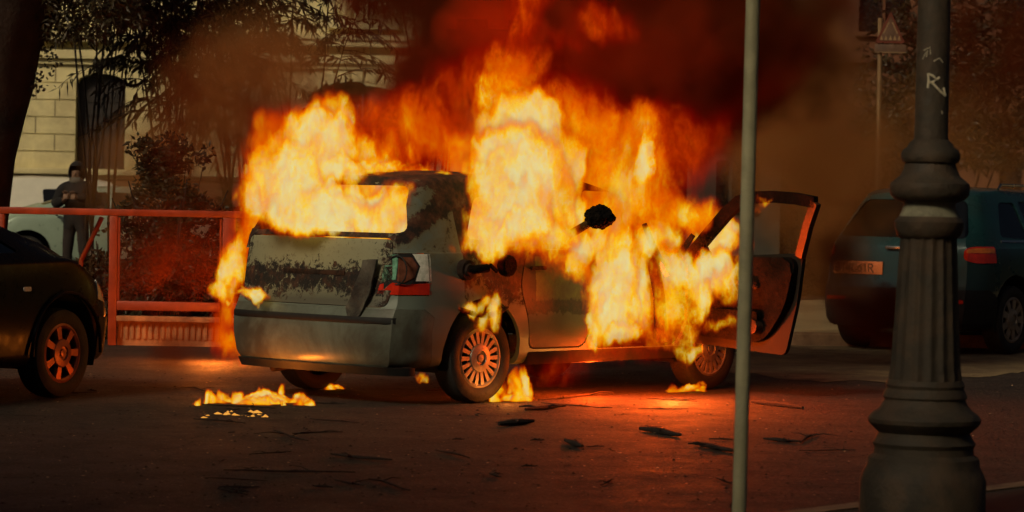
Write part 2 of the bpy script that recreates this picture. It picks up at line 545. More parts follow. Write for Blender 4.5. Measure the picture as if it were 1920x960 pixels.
M['door_grey'] = mat('sooty_door_skin', (.016, .014, .012), .85, .0, var=.3, scale=5, dirt=(.02, .014, .01), dirt_amt=.7)
M['door_grey'].node_tree.nodes['Principled BSDF'].inputs['Specular IOR Level'].default_value = .12
M['bumper'] = mat('grey_green_bumper_paint', (.15, .18, .145), .36, .1, var=.12, scale=3, dirt=(.05, .035, .022), dirt_amt=.75, bump=.05)
SB = dict(L=4.28, W=CW, H=1.60, belt=1.06, hood_z=.98, roof_w=.70, zb=.25, bow=.13,
          top=[(0, 1.55), (.35, 1.58), (1.0, 1.60), (2.1, 1.585), (2.5, 1.50), (3.2, 1.06), (3.45, .99), (3.95, .90), (4.28, .76)],
          plan=[(0, .85), (.06, .915), (.16, .96), (.4, .99), (1.0, 1.0), (3.4, 1.0), (3.9, .95), (4.1, .86), (4.28, .70)],
          rear=[(.2, .10), (.30, .02), (.42, .0), (.60, .0), (.655, .02), (.67, .055), (1.12, .10), (1.18, .125), (1.45, .32), (1.575, .42)])
bc = empty('burning_car', base, R(90) - TH, 'grey green hatchback in flames with one front door wide open', 'car')
S0 = car_shell(SB); S1 = car_shell(SB, .030)
shell = boolean(S0, [('DIFFERENCE', me_bm(S1))])
gate_yz = rounded([(-.70, .662), (.70, .662), (.735, .80), (.70, 1.13), (-.70, 1.13), (-.735, .80)], .05)
glass_yz = rounded([(-.755, 1.165), (.755, 1.165), (.625, 1.485), (-.625, 1.485)], .06)
door_r = rounded([(1.33, .36), (1.93, .36), (1.98, .5), (1.98, 1.02), (1.93, 1.06), (1.36, 1.06), (1.28, 1.00), (1.22, .80), (1.31, .56)], .07)
win_r = rounded([(1.26, 1.10), (1.98, 1.09), (1.96, 1.46), (1.38, 1.47)], .07)
door_f = rounded([(2.04, .35), (3.00, .35), (3.08, .52), (3.10, 1.03), (3.06, 1.09), (2.50, 1.47), (2.06, 1.48)], .06)
win_q = rounded([(.74, 1.13), (1.16, 1.11), (1.27, 1.42), (.90, 1.42)], .06)
LU = .045
lampr = [(-.90, .70 + LU), (-.60, .70 + LU), (-.655, .86 + LU), (-.675, .985 + LU), (-.90, .99 + LU)]
wind = rounded([(-.64, 0.0), (.64, 0.0), (.54, 1.0), (-.54, 1.0)], .06)
arch = [cyl_y(XR, .34, .385, -1.2, -.45), cyl_y(XR, .34, .385, .45, 1.2), cyl_y(XR + WB, .34, .375, -1.2, -.45), cyl_y(XR + WB, .34, .375, .45, 1.2)]
# lamp openings are cut from the rear
def rear_prism(poly, depth=.42, x0=-.2): return prism(poly, x0, depth, 'x')
wsd = bmesh.new(); add_prism(wsd, wind, -.5, .5, 'x')      # windscreen cutter, tilted into place
for v in wsd.verts:
    y, z, x = v.co.y, v.co.z, v.co.x
    v.co = (lerp(3.17, 2.57, z) + x * .5, y, lerp(1.08, 1.49, z) + x * .6)
ops = [('DIFFERENCE', a) for a in arch]
ops += [('DIFFERENCE', prism(gate_yz, -.2, .30, 'x')), ('DIFFERENCE', prism(glass_yz, -.2, .60, 'x')),
        ('DIFFERENCE', prism(door_r, -1.2, -.5)), ('DIFFERENCE', prism(win_r, -1.2, 1.2)), ('DIFFERENCE', prism(door_f, -1.2, -.3)),
        ('DIFFERENCE', prism(inset(door_f, .35), .3, 1.2)), ('DIFFERENCE', prism(win_q, -1.2, 1.2)), ('DIFFERENCE', wsd),
        ('DIFFERENCE', prism(lampr, -.2, .34, 'x')), ('DIFFERENCE', prism([(-y, z) for y, z in lampr], -.2, .34, 'x'))]
ops.append(('DIFFERENCE', prism([(-.2, .1), (.42, .1), (.36, .50), (.38, .60), (.30, .655), (-.2, .655)], -1.2, 1.2)))
body = bool_obj('body', shell, ops, M['burnt'], bc)

M['trim'] = mat('sagging_sooty_trim', (.085, .078, .058), .7, var=.5, scale=9, bump=.7, bscale=30, dirt=(.012, .009, .007), dirt_amt=1.0)
gate = bool_obj('tailgate', boolean(S0, [('DIFFERENCE', me_bm(S1))]), [('INTERSECT', prism(inset(gate_yz, .007), -.2, .30, 'x'))], M['gate'], bc)
gate['label'] = 'tailgate with blistered paint and a black burnt band'
bm = bmesh.new()   # number plate recess and handle bar, scorched
add_box(bm, (.085, -.02, .885), (.03, .60, .035), bev=.008)
obj('handle_bar', bm, M['char'], gate)
bm = bmesh.new()   # melted sheet of trim hanging at the right hand side
fl = [(-.52, .98, .0), (-.645, .98, .01), (-.60, .80, .012), (-.53, .60, -.01), (-.43, .56, -.02), (-.40, .66, -.02), (-.46, .80, 0)]
vs = [bm.verts.new((.075 + .05 * (z - .66) + d - .03, y, z)) for y, z, d in fl]
f = bm.faces.new(vs)
r = bmesh.ops.extrude_face_region(bm, geom=[f])
for v in r['geom']:
    if isinstance(v, bmesh.types.BMVert): v.co.x -= .018
bmesh.ops.subdivide_edges(bm, edges=bm.edges, cuts=3, use_grid_fill=True)
for v in bm.verts: v.co += mn.noise_vector(v.co * 9) * .012
obj('melted_trim', bm, M['trim'], gate, angle=60)

bumper_yz = [(-.2, .1), (.42, .1), (.36, .50), (.38, .60), (.30, .655), (-.2, .655)]
bumper = bool_obj('bumper', shell, [('INTERSECT', prism(inset(bumper_yz, .003), -1.2, 1.2))] + [('DIFFERENCE', cyl_y(XR, .34, .385, -1.2, -.45)), ('DIFFERENCE', cyl_y(XR, .34, .385, .45, 1.2))], M['bumper'], bc)
def outline(y):
    """x of the rear outline at a half width y"""
    a = abs(y)
    xx = curve([(.765, 0), (.823, .06), (.864, .16), (.891, .40)], a)
    return xx + (1 - xx / .95) * .13 * min(1, a / .90) ** 4
def rear_strip(name, ys, section, mt):
    bm = bmesh.new(); rows = []
    for y in ys:
        x = outline(y)
        rows.append([bm.verts.new((x + dx, y - math.copysign(max(0, abs(y) - .70), y) * 0, z)) for dx, z in section])
    n = len(section)
    for A, B in zip(rows, rows[1:]):
        for i in range(n): bm.faces.new((A[i], A[(i + 1) % n], B[(i + 1) % n], B[i]))
    bm.faces.new(rows[0]); bm.faces.new(rows[-1][::-1])
    return obj(name, bm, mt, bumper, angle=50)
rear_strip('rub_strip', [lerp(-.79, .84, k / 60) for k in range(61)], [(.02, .552), (-.006, .556), (-.010, .565), (-.010, .588), (-.006, .597), (.02, .600)], M['black_trim'])
rear_strip('valance', [lerp(-.82, .82, k / 40) for k in range(41)], [(.035, .262), (.07, .205), (.12, .205), (.12, .262)], M['black_trim'])
bm = bmesh.new()   # exhaust and floor pan seen under the bumper
add_cyl(bm, (.12, .42, .20), (.5, .42, .22), .028, seg=14)
add_box(bm, (.55, .42, .24), (.35, .22, .10), bev=.03)
obj('exhaust', bm, M['char'], bc)

# right tail lamp: housing, then red, smoked, amber and clear lenses with rings
lb = boolean(S0, [('INTERSECT', prism(inset(lampr, .004), -.2, .33, 'x'))])
lb = boolean(lb, [('DIFFERENCE', prism(inset(lampr, -.3), .31, .7, 'x'))])
tl = bool_obj('tail_light', lb, [('INTERSECT', me_bm(car_shell(SB, .006)))], M['black_trim'], bc)
def lens(name, poly, o0, mt):
    poly = [(a, b + LU) for a, b in poly]
    # the lens skin follows the body: shell between two offsets
    sk = boolean(S0, [('INTERSECT', prism(poly, -.2, .36, 'x'))])
    o = bool_obj(name, sk, [('DIFFERENCE', me_bm(car_shell(SB, .012)))], mt, tl)
    return o
def arcpoly(cy_, cz_, r0, r1, a0, a1, n=10):
    o = [(cy_ + r1 * math.cos(lerp(a0, a1, k / n)), cz_ + r1 * math.sin(lerp(a0, a1, k / n))) for k in range(n + 1)]
    i = [(cy_ + r0 * math.cos(lerp(a1, a0, k / n)), cz_ + r0 * math.sin(lerp(a1, a0, k / n))) for k in range(n + 1)]
    return o + i
lens('red_lens', [(-.885, .708), (-.612, .708), (-.630, .775), (-.72, .79), (-.80, .775), (-.885, .79)][::-1], 0, M['lens_red'])
lens('smoked_lens', [(-.645, .86), (-.672, .975), (-.745, .977), (-.748, .90), (-.745, .81), (-.70, .80), (-.64, .79)], 0, M['lens_green'])
lens('amber_lens', [(-.755, .80), (-.755, .96), (-.80, .96), (-.825, .90), (-.82, .82), (-.79, .79)], 0, M['lens_brown'])
lens('clear_lens', [(-.83, .80), (-.885, .80), (-.885, .983), (-.80, .983), (-.81, .968), (-.835, .90)], 0, M['lens_clear'])
bm = bmesh.new()
def rearx(y, z):
    rs = smooth_keys(SB['rear'], .03)
    return rs(z) + .13 * min(1, abs(y) / .87) ** 4
add_tube(bm, [(rearx(-.755, .87) - .012 + .10 * (max(0, -(.10 * math.cos(a))) ) , -.752 + .085 * math.cos(a), .872 + LU + .098 * math.sin(a)) for a in [2 * math.pi * k / 28 for k in range(28)]], .006, 8, closed=True)
obj('lens_ring', bm, M['black_trim'], tl)
lb = boolean(S0, [('INTERSECT', prism([(-y, z) for y, z in inset(lampr, .004)], -.2, .31, 'x'))])
o = bool_obj('tail_light', lb, [('INTERSECT', me_bm(car_shell(SB, .02)))], M['char'], bc); o['label'] = 'burnt out tail light on the far side'

# rear door, closed and scorched
def door_mat():
    m, t, b, out = new_mat('rear_door_scorched')
    tc = t.n('ShaderNodeTexCoord').outputs['Object']
    sx = t.n('ShaderNodeSeparateXYZ', ins={0: tc}); x, y, z = sx.outputs
    nz = t.noise(tc, 5, 8, .7, dist=.5)
    f = t.noise(tc, 25, 8, .8)
    a = t.math('ADD', z, t.math('MULTIPLY_ADD', nz, .20, -.10))
    a = t.math('ADD', a, t.math('MULTIPLY_ADD', f, .06, -.03))
    soot = t.ramp(a, [(.60, .0), (.61, 1.0), (.70, 1.0), (.72, 0.0)])
    pan = t.math('MULTIPLY', t.math('LESS_THAN', t.math('ABSOLUTE', t.math('SUBTRACT', x, 1.64)), t.math('MULTIPLY_ADD', f, .06, .22)), t.math('LESS_THAN', z, 1.01))
    up = t.mix(pan, (.05, .022, .010), t.mix(t.ramp(nz, [(.4, 0.), (.6, 1.)]), (.17, .17, .035), (.11, .08, .025)))
    lo = t.mix(nz, (.13, .11, .075), (.08, .05, .035))
    c = t.mix(t.ramp(a, [(.64, 0.), (.66, 1.)]), lo, up)
    c = t.mix(soot, c, t.ramp(f, [(.4, (.008, .006, .005)), (.62, (.07, .02, .008))]))
    t.set(b.inputs['Base Color'], c); b.inputs['Roughness'].default_value = .55
    bn = t.n('ShaderNodeBump', ins={'Strength': .5, 'Distance': .01, 'Height': f}); t.set(b.inputs['Normal'], bn.outputs[0])
    return m
M['door'] = door_mat()
rd = bool_obj('rear_door', boolean(S0, [('DIFFERENCE', me_bm(S1))]), [('INTERSECT', prism(inset(door_r, .010), -1.2, -.5))], M['door'], bc)
rd['label'] = 'closed rear door with a yellowed scorched panel'
bm = bmesh.new()
add_box(bm, (1.40, -.905, .93), (.15, .03, .03), bev=.01)
obj('door_handle', bm, M['char'], rd)

# front door, swung wide open about its hinge at the front pillar
fd = bpy.data.objects.new('front_door', None); COL.objects.link(fd); fd.parent = bc
HX, HY = 3.10, -.89
fd.location = (HX, HY, 0); fd.rotation_euler = (0, 0, R(90 - 4)); fd['label'] = 'open front door, its frame charred and its inner panel alight'
# closed, the door runs back from the hinge towards -x; local frame: x = -(distance from hinge), y outwards is -y
dl = 1.08
outer = rounded([(-.98, .32), (-.05, .37), (-.02, .60), (-.02, 1.00), (-1.12, 1.06), (-1.04, .70)], .05)
bm = bmesh.new(); add_prism(bm, outer, -.035, .0)
for v in bm.verts:
    v.co.y += .05 * ((v.co.z - .72) / .4) ** 2 - .02
obj('door_skin', bm, M['door_grey'], fd)
inner = rounded([(-.80, .40), (-.10, .43), (-.07, .60), (-.07, 1.0), (-1.09, 1.03), (-1.0, .66)], .12, 6)
bm = bmesh.new(); add_prism(bm, inner, -.0, .07)
r_ = bmesh.ops.bevel(bm, geom=[e for e in bm.edges if abs((e.verts[0].co.y + e.verts[1].co.y) / 2 - .07) < .001], offset=.02, segments=2, affect='EDGES')
obj('inner_panel', bm, M['char_soft'], fd)
bm = bmesh.new()
add_prism(bm, rounded([(-dl + .30, .50), (-.25, .52), (-.25, .64), (-dl + .28, .63)], .04), .07, .13)
obj('door_pocket', bm, M['char_soft'], fd)
bm = bmesh.new()
add_tube(bm, [(-.75, .09, .80), (-.72, .13, .83), (-.50, .13, .84), (-.46, .09, .82)], .018, 8)
obj('pull_handle', bm, M['char'], fd)
bm = bmesh.new()
add_cyl(bm, (-dl + .33, .07, .52), (-dl + .33, .145, .52), .055, seg=24)
obj('speaker_cover', bm, M['char'], fd)
# window frame: rises from the hinge, arches to the top corner and comes down the trailing edge
fr = [(-.0, .98), (-.10, 1.06), (-.26, 1.19), (-.44, 1.33), (-.58, 1.42), (-.72, 1.45), (-.90, 1.46), (-1.12, 1.45), (-1.30, 1.425), (-1.20, 1.25), (-1.10, 1.03)]
bm = bmesh.new()
lean = lambda z: .015 + .20 * max(0, z - 1.0)
def frame_strip(bm, pts, w0=.055, d0=.05):
    rows = []
    for i, (x, z) in enumerate(pts):
        a = Vector(pts[max(0, i - 1)]); b = Vector(pts[min(len(pts) - 1, i + 1)])
        t = (b - a).normalized(); n = Vector((t.y, -t.x))
        p = Vector((x, z)); q0 = p + n * w0 / 2; q1 = p - n * w0 / 2
        rows.append([bm.verts.new((q0.x, lean(q0.y) - d0 / 2, q0.y)), bm.verts.new((q0.x, lean(q0.y) + d0 / 2, q0.y)), bm.verts.new((q1.x, lean(q1.y) + d0 / 2, q1.y)), bm.verts.new((q1.x, lean(q1.y) - d0 / 2, q1.y))])
    for A, B in zip(rows, rows[1:]):
        for k in range(4): bm.faces.new((A[k], A[(k + 1) % 4], B[(k + 1) % 4], B[k]))
    bm.faces.new(rows[0]); bm.faces.new(rows[-1][::-1])
frame_strip(bm, fr[:9], .085)
obj('window_frame', bm, M['char_soft'], fd)
bm = bmesh.new(); frame_strip(bm, fr[8:], .06)
obj('frame_post', bm, M['firelit_post'], fd)
bm = bmesh.new()   # rest of the door mirror, a burnt lump on the sill
bmesh.ops.create_icosphere(bm, subdivisions=3, radius=1)
for v in bm.verts: v.co = Vector((v.co.x * .06 - .19, v.co.y * .05 + .045, v.co.z * .085 + 1.00)) + mn.noise_vector(v.co * 2.5) * .02
obj('mirror_remains', bm, M['char'], fd, angle=60)

# wheels
for x, y, s in ((XR, -CW / 2 + .115, -1), (XR, CW / 2 - .115, 1), (XR + WB, -CW / 2 + .115, -1), (XR + WB, CW / 2 - .115, 1)):
    make_wheel(bc, x, y, .312, .19, 18, 'alloy', s)
def housings(root, x0, x1, r=.375, y0=.50, y1=.80, zc=.345):
    for x in (x0, x1):
        for s in (-1, 1):
            bm = bmesh.new()
            n = 18
            ra = [(x + r * math.cos(a), zc + r * math.sin(a)) for a in [lerp(-.35, math.pi + .35, k / n) for k in range(n + 1)]]
            rows = [[bm.verts.new((px, s * yy, pz)) for yy in (y0, y1)] + [bm.verts.new((lerp(px, x, .6), s * y0, lerp(pz, zc, .6)))] for px, pz in ra]
            for A, B_ in zip(rows, rows[1:]):
                bm.faces.new((A[0], A[1], B_[1], B_[0])); bm.faces.new((A[2], A[0], B_[0], B_[2]))
            obj('wheel_housing', bm, M['well'], root)
housings(bc, XR, XR + WB)
bm = bmesh.new()   # torn strip of arch liner hanging over the rear wheel
add_tube(bm, [(XR - .26, -.895, .66), (XR - .12, -.905, .62), (XR + .02, -.91, .605), (XR + .16, -.905, .63), (XR + .25, -.89, .665)], [.012, .02, .024, .018, .01], 8)
obj('hanging_liner', bm, M['char'], bc)
# fuel filler: open flap stub and burnt cap
bm = bmesh.new()
add_cyl(bm, (.66, -.84, .92), (.66, -.93, .92), .075, .068, 28)
add_cyl(bm, (.66, -.92, .92), (.66, -.95, .92), .05, .04, 28)
obj('fuel_filler', bm, M['char'], bc)
bm = bmesh.new()
add_tube(bm, [(.66, -.93, .92), (.71, -.98, .93), (.78, -.99, .935)], .03, 8)
add_lathe(bm, [(.062, -1.02), (.072, -1.01), (.074, -.97), (.066, -.95), (.05, -.945)], 28, lambda a, z: 1 + .03 * math.cos(12 * a), 'Y', (.985, 0, .95))
add_box(bm, (.80, -1.028, .935), (.09, .02, .022), Matrix.Rotation(.6, 4, 'Y'), bev=.004)
obj('fuel_cap', bm, M['char_soft'], bc, angle=45)
# sills, floor
bm = bmesh.new()
add_box(bm, (2.22, -.83, .30), (1.78, .10, .10), bev=.02)
obj('sill', bm, M['door_grey'], bc)
bm = bmesh.new()
add_box(bm, (2.1, 0, .275), (3.5, 1.30, .03))
add_box(bm, (2.6, 0, .34), (1.4, .22, .12), bev=.03)
obj('floor_pan', bm, M['char'], bc)
# burnt out seats: springs and frames, one headrest leaning out on its post
def seat(x, y, tilt=0):
    s = bpy.data.objects.new('seat', None); COL.objects.link(s); s.parent = bc; s.location = (x, y, .30); s.rotation_euler = (0, 0, tilt)
    bm = bmesh.new(); add_box(bm, (.02, 0, .16), (.46, .46, .13), bev=.05)
    for v in bm.verts: v.co += mn.noise_vector(v.co * 7) * .02
    obj('seat_cushion', bm, M['char_soft'], s)
    bm = bmesh.new(); add_box(bm, (-.27, 0, .50), (.12, .44, .58), Matrix.Rotation(-.28, 4, 'Y'), bev=.05)
    for v in bm.verts: v.co += mn.noise_vector(v.co * 7) * .02
    obj('seat_back', bm, M['char_soft'], s)
    return s
seat(2.65, -.36); seat(2.65, .36); seat(1.6, .0)
sh = bpy.data.objects.new('seat_headrest', None); COL.objects.link(sh); sh.parent = bc
sh['label'] = 'charred headrest leaning out of the cabin on its post'
p_end = car_local(at(1124, 407, 20.35)); p_st = car_local(at(1030, 462, 21.1))
bm = bmesh.new(); add_tube(bm, [p_st, p_st.lerp(p_end, .5), p_end], [.034, .03, .028], 10)
obj('post', bm, M['char'], sh)
bm = bmesh.new()
bmesh.ops.create_icosphere(bm, subdivisions=5, radius=1)
for v in bm.verts:
    d = mn.noise_vector(v.co * 1.9) * .22 + mn.noise_vector(v.co * 4) * .16 + mn.noise_vector(v.co * 11) * .06
    v.co = Vector((v.co.x * .10, v.co.y * .10, v.co.z * .082)) * (1 + d.x) + p_end
obj('burnt_pad', bm, M['char_soft'], sh, angle=80)
bm = bmesh.new()   # twisted remains of the near roof rail and centre pillar
q = [car_local(at(*a)) for a in ((1222, 470, 21.4), (1236, 560, 21.35), (1240, 640, 21.4))]
add_tube(bm, q, [.05, .045, .05], 8)
q = [car_local(at(*a)) for a in ((1208, 420, 21.3), (1228, 470, 21.35), (1250, 512, 21.5), (1272, 480, 21.6), (1300, 440, 21.6))]
add_tube(bm, q, [.02, .028, .03, .028, .02], 8)
obj('twisted_pillar', bm, M['char'], bc)

# ------------------------------------------------------------------ setting: ground and pavement
def asphalt():
    m, t, b, out = new_mat('rough_dusty_asphalt')
    tc = t.n('ShaderNodeTexCoord').outputs['Object']
    n1 = t.noise(tc, .35, 6, .6, dist=.4); n2 = t.noise(tc, 2.2, 8, .7); n3 = t.noise(tc, 20, 8, .85)
    c = t.mix(t.ramp(n1, [(.35, 0.), (.65, 1.)]), (.022, .014, .010), (.042, .029, .019))
    c = t.mix(t.ramp(n2, [(.48, 0.), (.64, .8)]), c, (.025, .014, .009))
    st = t.n('ShaderNodeTexVoronoi', feature='F1'); t.set(st.inputs['Vector'], tc); st.inputs['Scale'].default_value = 34
    c = t.mix(t.ramp(st.outputs['Distance'], [(.12, .85), (.26, 0.)]), c, (.20, .13, .08))
    c = t.mix(t.ramp(n3, [(.55, 0.), (.72, .6)]), c, (.012, .008, .006))
    crk = t.n('ShaderNodeTexVoronoi', feature='DISTANCE_TO_EDGE'); t.set(crk.inputs['Vector'], t.vmath('ADD', tc, t.vmath('SCALE', t.noise(tc, 2.0, 4, out=1), .6))); crk.inputs['Scale'].default_value = .8
    c = t.mix(t.ramp(crk.outputs['Distance'], [(.004, .8), (.014, 0.)]), c, (.008, .006, .005))
    c = t.mix(t.ramp(t.noise(tc, .9, 5, .6, dist=1.2), [(.58, 0.), (.62, .45)]), c, (.010, .007, .006))
    # the sunlit distance on the right is a separate patch painted in a lighter colour
    t.set(b.inputs['Base Color'], c)
    t.set(b.inputs['Roughness'], t.ramp(n2, [(.3, .62), (.7, .92)]))
    h = t.math('ADD', t.math('MULTIPLY', n3, .6), t.math('MULTIPLY', t.math('SUBTRACT', 1.0, st.outputs['Distance']), .5))
    bn = t.n('ShaderNodeBump', ins={'Strength': 1.0, 'Distance': .035, 'Height': h}); t.set(b.inputs['Normal'], bn.outputs[0])
    return m
M['asphalt'] = asphalt()
bm = bmesh.new()
vs = [bm.verts.new(p) for p in ((-400, -60, 0), (400, -60, 0), (400, 700, 0), (-400, 700, 0))]
bm.faces.new(vs)
g = obj('ground', bm, M['asphalt'], smooth=False); g['kind'] = 'structure'

# near pavement with its kerb, low in the picture on the right
KL, KR = ground(1395, 966, .11), ground(1925, 900, .11)
KL.z = KR.z = 0
kd = (KR - KL).normalized(); kn = Vector((kd.y, -kd.x, 0))
def slab(name, pts, z0, z1, m, bev=0.0):
    bm = bmesh.new(); add_prism(bm, [(p[0], p[1]) for p in pts], z0, z1, 'z')
    if bev: bmesh.ops.bevel(bm, geom=[e for e in bm.edges if e.verts[0].co.z > z1 - .001 and e.verts[1].co.z > z1 - .001], offset=bev, segments=3, affect='EDGES')
    o = obj(name, bm, m); o['kind'] = 'structure'; return o
M['kerb'] = mat('kerb_stone', (.22, .15, .085), .8, var=.3, scale=5, bump=.4, bscale=30, dirt=(.05, .03, .02), dirt_amt=.6)
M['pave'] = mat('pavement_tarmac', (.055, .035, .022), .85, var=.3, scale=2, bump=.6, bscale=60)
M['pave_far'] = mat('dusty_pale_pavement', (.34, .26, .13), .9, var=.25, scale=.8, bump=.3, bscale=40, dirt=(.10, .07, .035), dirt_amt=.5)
a, b = KL - kd * 12, KR + kd * 30
slab('kerb', [a, b, b + kn * .16, a + kn * .16], 0, .11, M['kerb'], .02)
slab('pavement', [a + kn * .16, b + kn * .16, b + kn * 9, a + kn * 9], 0, .105, M['pave'])
# far pavement
fa, fb = ground(1000, 640), ground(1925, 640)
slab('far_kerb', [(fa.x, fa.y), (40, fb.y + .5), (40, fb.y + .65), (fa.x, fa.y + .15)], 0, .13, M['kerb'], .02)
slab('far_pavement', [(fa.x, fa.y + .15), (40, fb.y + .65), (40, 58), (fa.x, 58)], 0, .125, M['pave_far'])
# sunlit stretch of road by the open door, sunlight put into a paler colour
def sunlit_road():
    m, t, b, out = new_mat('painted_sunlit_road')
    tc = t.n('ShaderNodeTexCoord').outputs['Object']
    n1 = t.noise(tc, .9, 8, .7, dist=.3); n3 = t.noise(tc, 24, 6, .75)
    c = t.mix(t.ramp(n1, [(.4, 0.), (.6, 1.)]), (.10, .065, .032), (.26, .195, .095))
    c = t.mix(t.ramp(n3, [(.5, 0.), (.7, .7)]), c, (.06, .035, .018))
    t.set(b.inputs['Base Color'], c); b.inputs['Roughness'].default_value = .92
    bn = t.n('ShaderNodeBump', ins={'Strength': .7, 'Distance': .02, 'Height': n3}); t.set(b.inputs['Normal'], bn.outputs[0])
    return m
M['sunlit_road'] = sunlit_road()
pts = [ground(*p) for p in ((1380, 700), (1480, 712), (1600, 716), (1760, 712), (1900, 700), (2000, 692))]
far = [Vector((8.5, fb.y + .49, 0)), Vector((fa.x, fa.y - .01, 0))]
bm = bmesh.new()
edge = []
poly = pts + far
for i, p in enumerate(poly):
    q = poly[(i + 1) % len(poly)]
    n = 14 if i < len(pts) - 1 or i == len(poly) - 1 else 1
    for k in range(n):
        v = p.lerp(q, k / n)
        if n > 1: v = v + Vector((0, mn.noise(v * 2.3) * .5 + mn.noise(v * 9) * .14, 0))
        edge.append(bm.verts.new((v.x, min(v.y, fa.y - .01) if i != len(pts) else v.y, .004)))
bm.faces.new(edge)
o = obj('sunlit_road_patch', bm, M['sunlit_road'], smooth=False); o['kind'] = 'structure'

# ------------------------------------------------------------------ palazzo behind, on the left
M['stone'] = mat('ochre_rusticated_stone', (.76, .68, .36), .85, var=.14, scale=1.2, bump=.15, dirt=(.30, .23, .12), dirt_amt=.4)
M['stone_dark'] = mat('brown_tuff_base', (.17, .095, .05), .9, var=.35, scale=3, bump=.4)
M['joint'] = mat('stone_joint', (.17, .125, .065), .9)
M['shutter'] = mat('dark_window_shutter', (.020, .013, .010), .6, var=.2)
BY = 60.0
def bp(px, py):
    p = at(px, py, BY); return p.x, p.z
pal = empty('stone_palazzo', (-8, BY, 0), 0, 'ochre rusticated stone palazzo with arched windows behind the leafy trees', 'building')
O = Vector((-8, BY, 0))
def L_(x, z): return x - O.x, z - O.z
x0, x1 = -30 - O.x, .3 - O.x
wall_bm = bmesh.new(); add_prism(wall_bm, [(x0, 0), (x1, 0), (x1, 16), (x0, 16)], 0, 1.2)
def arch_poly(cx, half, zb, zt, n=14, rise=1.0):
    r = half
    pts = [(cx - half, zb), (cx + half, zb)]
    zc = zt - r * rise
    return pts + [(cx + r * math.cos(math.pi * k / n), zc + r * rise * math.sin(math.pi * k / n)) for k in range(n + 1)]
wins = []
wl, wb_ = bp(140, 318); wr, wt_ = bp(236, 138)
wins.append(((wl + wr) / 2 - O.x, (wr - wl) / 2, wb_, wt_, .45))
al, at_ = bp(577, 158); ar, _ = bp(765, 158)
wins.append(((al + ar) / 2 - O.x, (ar - al) / 2, 1.35, at_, .28))
for k in (-1, 1, 2):
    wins.append((wins[0][0] - 4.9 * k if k < 0 else wins[0][0] - 4.9 * (k + 1), wins[0][1], wb_, wt_, .45))
wins.append((wins[1][0] + 4.4, wins[1][1], 1.35, at_, .28))
for k in range(5):
    wins.append((wins[1][0] + 4.2 - 4.9 * k, .55, 5.6, 8.0, .3)); wins.append((wins[1][0] + 4.2 - 4.9 * k, .55, 10.4, 12.6, .3))
wme = bpy.data.meshes.new('w'); bmesh.ops.recalc_face_normals(wall_bm, faces=wall_bm.faces); wall_bm.to_mesh(wme)
# rusticated courses: real grooves
cuts = []
zc = .0
courses = [bp(100, y)[1] for y in (316, 283, 250, 218, 185, 152, 122)]
dz = (courses[-1] - courses[0]) / (len(courses) - 1)
gz = [courses[0] + dz * k for k in range(1, 60) if courses[0] + dz * k < 15.9]
gb = bmesh.new()
for z in gz: add_box(gb, ((x0 + x1) / 2, -.0, z), (x1 - x0 + 2, .07, .022))
ops = [('DIFFERENCE', prism(arch_poly(cx, h, zb_, zt_, rise=ri), -.5, .35)) for cx, h, zb_, zt_, ri in wins]
wall = bool_obj('wall', boolean(wme, ops), [('DIFFERENCE', gb)], M['stone'], pal, 20)
bm = bmesh.new()   # vertical joints, staggered
for i in range(len(gz) - 1):
    for k in range(40):
        x = x0 + .4 + k * .78 + (.39 if i % 2 else 0)
        z = (gz[i] + gz[i + 1]) / 2
        if x > x1 - .2 or z > 5 or any(abs(x - c) < h + .12 and b_ < z < t_ + .3 for c, h, b_, t_, _ in wins): continue
        add_box(bm, (x, .002, z), (.02, .012, dz - .03))
o = obj('vertical_joints', bm, M['joint'], wall, smooth=False); o['kind'] = 'stuff'
for cx, h, b_, t_, ri in wins:
    w_ = bpy.data.objects.new('window', None); COL.objects.link(w_); w_.parent = pal; w_.location = (cx, .2, b_)
    bm = bmesh.new(); add_prism(bm, [(p[0] - cx, p[1] - b_) for p in arch_poly(cx, h - .01, b_ + .01, t_ - .01, rise=ri)], .06, .10)
    obj('shutter', bm, M['shutter'], w_, smooth=False)
    bm = bmesh.new()
    for q in (-1, 0, 1): add_box(bm, (q * h * .8, .04, (t_ - b_) * .42), (.05, .04, (t_ - b_) * .84))
    for q in range(1, 6): add_box(bm, (0, .035, (t_ - b_) * q / 7), (h * 1.9, .02, .03))
    obj('frame', bm, M['shutter'], w_, smooth=False)
cx, h, b_, t_, ri = wins[1]     # voussoirs over the wide arch
bm = bmesh.new()
for k in range(13):
    a = math.pi * (k + .5) / 13
    zc = t_ - h * ri
    p = Vector((cx + (h + .2) * math.cos(a), -.02, zc + (h * ri + .22) * math.sin(a)))
    add_box(bm, p, (.30, .06, .20), Matrix.Rotation(-(a), 4, 'Y'), bev=.012)
obj('voussoirs', bm, M['stone'], pal)
zl = bp(100, 321)[1]
bm = bmesh.new(); add_box(bm, ((x0 + x1) / 2, -.10, zl), (x1 - x0, .30, .12), bev=.02)
add_box(bm, ((x0 + x1) / 2, -.06, zl - .10), (x1 - x0, .16, .08), bev=.02)
obj('ledge', bm, M['stone'], pal)
bm = bmesh.new(); add_box(bm, ((x0 + x1) / 2, -.03, (zl - .14) / 2), (x1 - x0, .10, zl - .14))
for k in range(4): add_box(bm, ((x0 + x1) / 2, -.09, .30 + k * .36), (x1 - x0, .05, .30), bev=.015)
obj('plinth', bm, M['stone_dark'], pal)
zc0 = bp(650, 126)[1]; zc1 = bp(650, 72)[1]
bm = bmesh.new()
for z, d, hh in ((zc0, .10, .10), (zc0 + .15, .20, .18), (zc1 - .12, .36, .12), (zc1, .42, .10)):
    add_box(bm, ((x0 + x1) / 2, -d / 2, z), (x1 - x0, d, hh), bev=.015)
